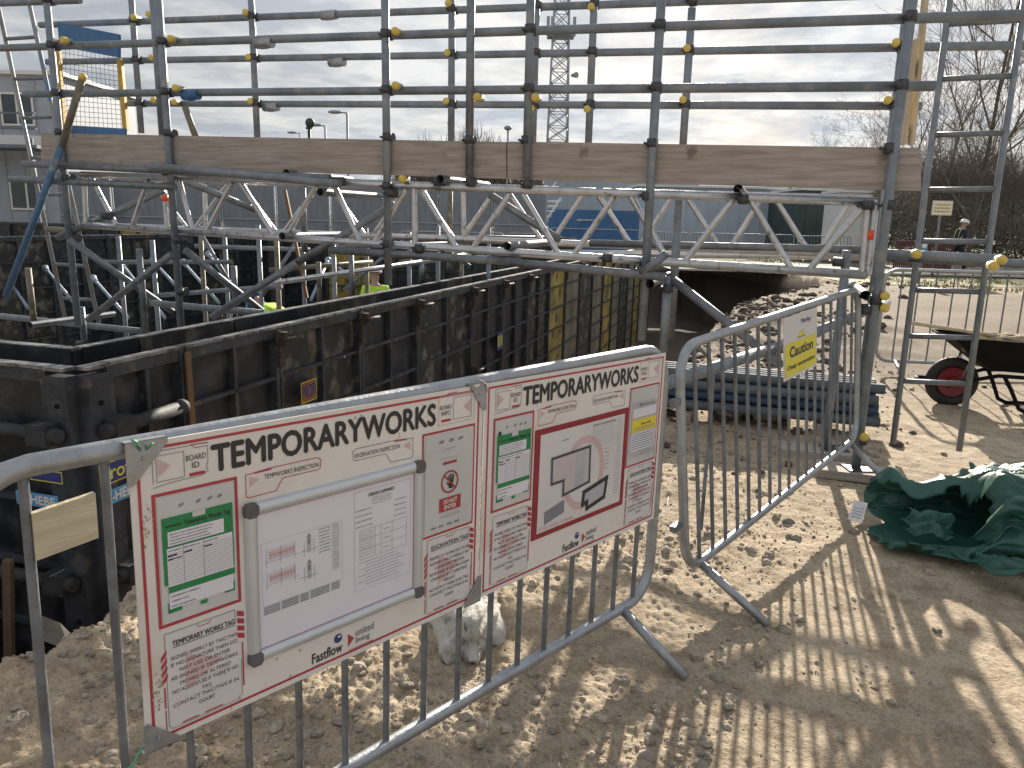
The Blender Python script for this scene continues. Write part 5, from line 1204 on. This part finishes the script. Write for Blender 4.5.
# ------------------------------------------------------------------ people
def skin_mesh(name, joints, edges, m, parent, sub=2):
    me = bpy.data.meshes.new(name); me.from_pydata([j[0] for j in joints], edges, []); me.materials.append(m)
    o = bpy.data.objects.new(name, me); COL.objects.link(o); o.parent = parent
    sm = o.modifiers.new('skin', 'SKIN'); sm.use_smooth_shade = True
    for i, j in enumerate(joints):
        sv = me.skin_vertices[0].data[i]; sv.radius = j[1] if isinstance(j[1], tuple) else (j[1], j[1]); sv.use_root = (i == 0)
    ss = o.modifiers.new('sub', 'SUBSURF'); ss.levels = sub; ss.render_levels = sub
    return o
def person(loc, rotz, label, bend=0, stride=.25, top=NAVY, legs=NAVY, helmet=HELM, vest=None, arms=(0, 0)):
    t = thing('person', label, 'person', loc, None, rotz)
    # faces +Y locally; torso bends forward by "bend" degrees about the hip
    B_ = rad(bend)
    def tb(x, y, z): # bend above the hip at z=.95
        dz = z-.95; return (x, y*math.cos(B_)+dz*math.sin(B_), .95+dz*math.cos(B_)-y*math.sin(B_))
    s = stride
    J = [((0, 0, .95), (.15, .11)), (tb(0, 0, 1.15), (.135, .10)), (tb(0, .0, 1.36), (.165, .11)), (tb(0, 0, 1.47), (.06, .06)), (tb(0, .02, 1.55), (.065, .07)), (tb(0, .03, 1.64), (.10, .125)), (tb(0, .03, 1.73), (.085, .10)),
         (tb(.19, 0, 1.40), (.06, .06)), (tb(.23, .02, 1.14), (.045, .045)), (tb(.22, .16+arms[0], 0.94), (.033, .033)), (tb(.21, .21+arms[0], .86), (.03, .04)),
         (tb(-.19, 0, 1.40), (.06, .06)), (tb(-.23, .0, 1.14), (.045, .045)), (tb(-.22, .12+arms[1], .93), (.033, .033)), (tb(-.21, .16+arms[1], .85), (.03, .04)),
         ((.10, 0, .86), (.095, .10)), ((.10, s*.55+.04, .48), (.062, .065)), ((.10, s*.7, .09), (.042, .045)), ((.10, s*.7+.15, .04), (.045, .035)),
         ((-.10, 0, .86), (.095, .10)), ((-.10, -s*.3+.05, .48), (.062, .065)), ((-.10, -s*.9, .10), (.042, .045)), ((-.10, -s*.9+.15, .04), (.045, .035))]
    E = [(0, 1), (1, 2), (2, 3), (3, 4), (4, 5), (5, 6), (2, 7), (7, 8), (8, 9), (9, 10), (2, 11), (11, 12), (12, 13), (13, 14), (0, 15), (15, 16), (16, 17), (17, 18), (0, 19), (19, 20), (20, 21), (21, 22)]
    skin_mesh('body', J, E, SKIN, t)
    g = 1.13
    jj = lambda i, k=g: (J[i][0], (J[i][1][0]*k, J[i][1][1]*k))
    skin_mesh('jacket', [jj(0), jj(1), jj(2, 1.15), jj(7, 1.3), jj(8, 1.6), jj(9, 1.6), jj(11, 1.3), jj(12, 1.6), jj(13, 1.6), (tb(0, 0, 1.45), (.08, .08))], [(0, 1), (1, 2), (2, 3), (3, 4), (4, 5), (2, 6), (6, 7), (7, 8), (2, 9)], top, t)
    skin_mesh('trousers', [jj(0, 1.08), jj(15, 1.2), jj(16, 1.35), jj(17, 1.5), jj(19, 1.2), jj(20, 1.35), jj(21, 1.5)], [(0, 1), (1, 2), (2, 3), (0, 4), (4, 5), (5, 6)], legs, t)
    for sx, yy in ((.10, s*.7), (-.10, -s*.9)):
        mb = MB(); mb.sphere((sx, yy+.07, .055), 1, .055, .15, .055, zmin=-.9); mb.build('boot', BLACKPL, t, True)
    # face
    mb = MB(); c = Vector(tb(0, .13, 1.645)); mb.sphere(c, .018, .8, 1.2, 1.3); mb.build('nose', SKIN, t, True)
    mb = MB()
    for sx in (-.032, .032): mb.sphere(tb(sx, .118, 1.665), .010)
    mb.build('eye', BLACKPL, t, True)
    hc = Vector(tb(0, .02, 1.68)); mb = MB(); mb.sphere(hc, .14, 1, 1.12, .95, nu=18, nv=8, zmin=0)
    up = Vector(tb(0, 0, 2))-Vector(tb(0, 0, 1)); fw = Vector(tb(0, 1, 1))-Vector(tb(0, 0, 1))
    rotv = lambda v: hc+Vector((v.x, 0, 0))+fw*v.y+up*v.z
    mb.v = [tuple(rotv(Vector(v)-hc)) for v in mb.v]
    pk = [rotv(Vector((.10*math.sin(a), .10+.09*math.cos(a), .002))) for a in np.linspace(-1.6, 1.6, 10)]; mb.slab(pk, up, .008)
    if helmet: mb.build('helmet', helmet, t, True)
    if vest:
        mb = MB()
        for z0, z1 in ((1.02, 1.07), (1.18, 1.23)): 
            pass
        for sx in (-1, 1):
            mb.poly([tb(sx*.10, -.125, 1.05), tb(sx*.10, -.14, 1.25), tb(sx*.10, -.12, 1.42), tb(sx*.11, 0, 1.50), tb(sx*.10, .12, 1.42), tb(sx*.10, .14, 1.2), tb(sx*.10, .125, 1.03)], 0.014, 6)
        pts = [tb(.165*math.cos(a), .135*math.sin(a), 1.08) for a in np.linspace(0, 2*math.pi, 20, endpoint=False)]; mb.poly(pts, .012, 6, closed=True)
        mb.build('hi_vis_strap', mat('reflective_strap', (.45, .55, .25), .6), t, True)
    return t
c = D(957, 250, 27); person((c.x, 27, .05), rad(-82), 'walking worker in navy clothes, hi-vis straps and white hard hat by the trees', bend=10, stride=.4, vest=HIVIS)
c = D(376, 275, 13.6); person((c.x, 13.6, -1.15), rad(20), 'worker in yellow hi-vis jacket standing inside the formwork', bend=12, stride=.15, top=HIVIS, legs=HIVIS, helmet=HELM, arms=(.1, .1))
c = D(290, 290, 12.2); person((c.x, 12.2, -1.15), rad(75), 'worker in yellow hi-vis jacket bending down inside the formwork', bend=62, stride=.15, top=HIVIS, legs=SKYBLUE, helmet=SKYBLUE, arms=(.15, .15))

# ------------------------------------------------------------------ trees
def tree_mesh(seed, H, spread, trunk_r, levels=5, twigs=1.0, first=.22, segs=4):
    rnd = random.Random(seed); T = MB(); B = MB()
    def branch(p, d, L, r, lev):
        n = 5 if lev == 0 else (4 if lev < 3 else 3)
        pts = [p.copy()]; rs = [r]; q = p.copy(); dd = d.copy()
        for i in range(n):
            dd = (dd+Vector((rnd.gauss(0, .13), rnd.gauss(0, .13), rnd.gauss(.04, .10)))*(1+.5*(lev > 2))).normalized()
            q = q+dd*L/n; pts.append(q.copy()); rs.append(max(.0055, r*(1-(i+1)/n*.62)))
        (T if lev == 0 else B).poly(pts, rs, 7 if lev == 0 else (5 if lev == 1 else 3), False)
        if lev >= levels: return
        k = int({0: 13, 1: 8, 2: 6, 3: 6, 4: 4}.get(lev, 3)*(twigs if lev > 1 else 1))
        for _ in range(k):
            t_ = rnd.uniform(first if lev == 0 else .15, 1.0)
            idx = min(n-1, int(t_*n)); fr = t_*n-idx; b = pts[idx].lerp(pts[idx+1], fr); rr = rs[idx]*.62
            ax = (pts[idx+1]-pts[idx]).normalized(); X, Y = frame_of(ax); a = rnd.uniform(0, 6.283); sp = rad(rnd.uniform(28, 62))*spread
            nd = (ax*math.cos(sp)+(X*math.cos(a)+Y*math.sin(a))*math.sin(sp)).normalized(); nd.z += .12; nd.normalize()
            Lc = L*rnd.uniform(.38, .68)*(1-.45*t_*(lev == 0)); branch(b, nd, Lc, max(.006, min(rr, r*.5)), lev+1)
    branch(Vector((0, 0, -.1)), Vector((rnd.uniform(-.06, .06), rnd.uniform(-.06, .06), 1)), H, trunk_r, 0)
    return T, B
protos = {}
def place_tree(kind, px, Y, sc, rz, label, group='bare trees beyond the road'):
    if kind not in protos:
        T, B = tree_mesh(*kind); t = thing('bare_tree', label, 'tree', (0, 0, 0), group)
        T.build('trunk', BARK, t, True); B.build('crown', TWIG, t, True); protos[kind] = t; first = True
    else: t = copy_tree(protos[kind]); first = False
    c = D(px, 235, Y); t.location = (c.x, Y, 0); t.rotation_euler = (0, 0, rz); t.scale = (sc,)*3; t['label'] = label
K1 = (21, 12, .85, .10, 5, .66, .12); K2 = (5, 9, 1.0, .075, 5, .62, .06); K3 = (14, 6.0, 1.2, .045, 4, .85, .03)
place_tree(K1, 971, 33, 1.0, .4, 'tall bare tree with a clear trunk right of the ladder')
place_tree(K2, 930, 39, .95, 2.2, 'tall bare tree behind the pale battens')
place_tree(K2, 886, 41, .85, 1.0, 'medium bare tree just right of the scaffold corner')
place_tree(K2, 855, 46, .72, 3.0, 'low spreading bare tree left of the right standard')
place_tree(K2, 1022, 36, .8, 4.0, 'bare tree at the right edge of the view')
place_tree(K2, 826, 58, .75, .3, 'small bare tree above the middle of the right board')
shr = [(895, 34, .55), (915, 36, .7), (932, 34, .68), (952, 36, .75), (975, 34, .7), (992, 36, .72), (1012, 33, .7), (1035, 35, .7), (960, 41, .75), (1000, 41, .75), (868, 44, .55)]
ordn = ['first', 'second', 'third', 'fourth', 'fifth', 'sixth', 'seventh', 'eighth', 'ninth', 'tenth', 'eleventh', 'twelfth', 'thirteenth', 'fourteenth', 'fifteenth']
so_ = sorted(range(len(shr)), key=lambda i: shr[i][0]); rank = {i: k for k, i in enumerate(so_)}
for k, (x, Y, s_) in enumerate(shr):
    place_tree(K3, x, Y, s_*.9, k*1.7, 'dense leafless shrub below the tall trees, %s from the left' % ordn[rank[k]], 'leafless shrubs below the tall trees')
# ivy and bramble mass under them
mb = MB(); rnd = random.Random(9)
xa, xb = D(885, 235, 37).x, D(1120, 235, 37).x
for k in range(15000):
    x = rnd.uniform(xa, xb); y = rnd.uniform(34.5, 44); hmax = 2.6+1.6*float(mnoise.noise(Vector((x*.35, y*.2, 0))))+.8*float(mnoise.noise(Vector((x*1.1, 0, 5))))
    z = hmax*rnd.random()**1.5; c = Vector((x, y, z)); r = rnd.uniform(.03, .10)
    if float(mnoise.noise(c*.9)) < -.18: continue
    a = Vector((rnd.gauss(0, 1), rnd.gauss(0, 1), rnd.gauss(0, 1))).normalized(); X, Yv = frame_of(a); mb.face([c+X*r, c+Yv*r*.6, c-X*r, c-Yv*r*.6])
tag(mb.build('undergrowth', LEAF), kind='stuff')
# far wood on the horizon
def far_wood(x0, x1, Y, hm, seed, name):
    mb = MB(); rnd = random.Random(seed); a, b = D(x0, 235, Y).x, D(x1, 235, Y).x
    for k in range(2600):
        f_ = rnd.random(); x = a+(b-a)*f_; y = Y+rnd.uniform(0, 12); h = hm*(.55+.45*math.sin(f_*math.pi))*(1+.5*float(mnoise.noise(Vector((x*.12, 0, seed)))))*rnd.uniform(.6, 1.05)
        z0 = rnd.uniform(0, h*.8); p = Vector((x, y, z0)); q = p+Vector((rnd.gauss(0, .8), rnd.gauss(0, .5), (h-z0)*rnd.uniform(.4, 1))); mb.poly([p, (p+q)/2+Vector((rnd.gauss(0, .2), 0, 0)), q], [.07, .05, .02], 3, False)
    tag(mb.build(name, TWIG), kind='stuff')
far_wood(380, 545, 120, 16.5, 3, 'distant_wood'); far_wood(780, 900, 110, 12, 4, 'distant_wood'); far_wood(190, 240, 130, 14, 8, 'distant_wood'); far_wood(840, 1120, 75, 8, 11, 'distant_wood')

# ------------------------------------------------------------------ light
SUN_AZ, SUN_EL = rad(16.3), rad(20.5)
sd_ = Vector((math.sin(SUN_AZ)*math.cos(SUN_EL), math.cos(SUN_AZ)*math.cos(SUN_EL), math.sin(SUN_EL)))
sl = bpy.data.lights.new('sun', 'SUN'); sl.energy = 5.0; sl.angle = rad(.6); sl.color = (1, .90, .76)
so = bpy.data.objects.new('sun', sl); COL.objects.link(so); so.rotation_euler = sd_.to_track_quat('Z', 'Y').to_euler(); so.location = sd_*50
w = bpy.data.worlds.new('World'); scene.world = w; w.use_nodes = True; nt = w.node_tree; N = nt.nodes; L = nt.links
bg = N['Background']; sky = N.new('ShaderNodeTexSky'); sky.sky_type = 'NISHITA'; sky.sun_disc = False; sky.sun_elevation = SUN_EL; sky.sun_rotation = SUN_AZ
sky.air_density = 1.2; sky.dust_density = 3.0; sky.ozone_density = 1.0
tc = N.new('ShaderNodeTexCoord'); sp = N.new('ShaderNodeSeparateXYZ'); L.new(tc.outputs['Generated'], sp.inputs[0])
# clouds: project the direction on a flat layer so they flatten towards the horizon
mz = N.new('ShaderNodeMath'); mz.operation = 'MAXIMUM'; mz.inputs[1].default_value = 0.0; L.new(sp.outputs['Z'], mz.inputs[0])
az_ = N.new('ShaderNodeMath'); az_.operation = 'ADD'; az_.inputs[1].default_value = .10; L.new(mz.outputs[0], az_.inputs[0])
dv = N.new('ShaderNodeVectorMath'); dv.operation = 'DIVIDE'; cb = N.new('ShaderNodeCombineXYZ')
for i in range(3): L.new(az_.outputs[0], cb.inputs[i])
L.new(tc.outputs['Generated'], dv.inputs[0]); L.new(cb.outputs[0], dv.inputs[1])
nz = N.new('ShaderNodeTexNoise'); nz.inputs['Scale'].default_value = 1.15; nz.inputs['Detail'].default_value = 9; nz.inputs['Roughness'].default_value = .58; nz.inputs['Distortion'].default_value = .35
L.new(dv.outputs[0], nz.inputs['Vector'])
cr = N.new('ShaderNodeValToRGB'); L.new(nz.outputs['Fac'], cr.inputs[0]); cr.color_ramp.elements[0].position = .38; cr.color_ramp.elements[0].color = (.93, .93, .93, 1); cr.color_ramp.elements[1].position = .60; cr.color_ramp.elements[1].color = (1, 1, 1, 1)
n2 = N.new('ShaderNodeTexNoise'); n2.inputs['Scale'].default_value = 2.4; n2.inputs['Detail'].default_value = 8; n2.inputs['Roughness'].default_value = .6; L.new(dv.outputs[0], n2.inputs['Vector'])
c2 = N.new('ShaderNodeValToRGB'); L.new(n2.outputs['Fac'], c2.inputs[0]); c2.color_ramp.elements[0].position = .40; c2.color_ramp.elements[0].color = (4.1, 4.45, 4.95, 1); c2.color_ramp.elements[1].position = .60; c2.color_ramp.elements[1].color = (6.6, 6.65, 6.65, 1)
# thin cloud glows around the sun
dt = N.new('ShaderNodeVectorMath'); dt.operation = 'DOT_PRODUCT'; dt.inputs[1].default_value = sd_; L.new(tc.outputs['Generated'], dt.inputs[0])
gm = N.new('ShaderNodeMapRange'); gm.inputs[1].default_value = .72; gm.inputs[2].default_value = 1.0; gm.inputs[3].default_value = 1.0; gm.inputs[4].default_value = 1.35; gm.interpolation_type = 'SMOOTHSTEP'; L.new(dt.outputs['Value'], gm.inputs[0])
cm = N.new('ShaderNodeVectorMath'); cm.operation = 'SCALE'; L.new(c2.outputs[0], cm.inputs[0]); L.new(gm.outputs[0], cm.inputs['Scale'])
mx = N.new('ShaderNodeMix'); mx.data_type = 'RGBA'; L.new(cr.outputs[0], mx.inputs[0]); L.new(sky.outputs[0], mx.inputs[6]); L.new(cm.outputs[0], mx.inputs[7])
L.new(mx.outputs[2], bg.inputs[0]); bg.inputs[1].default_value = .05
scene.view_settings.view_transform = 'Standard'; scene.view_settings.look = 'None'; scene.view_settings.exposure = 1.1; scene.view_settings.gamma = 1
scene.render.engine = 'CYCLES'
scene.cycles.max_bounces = 6
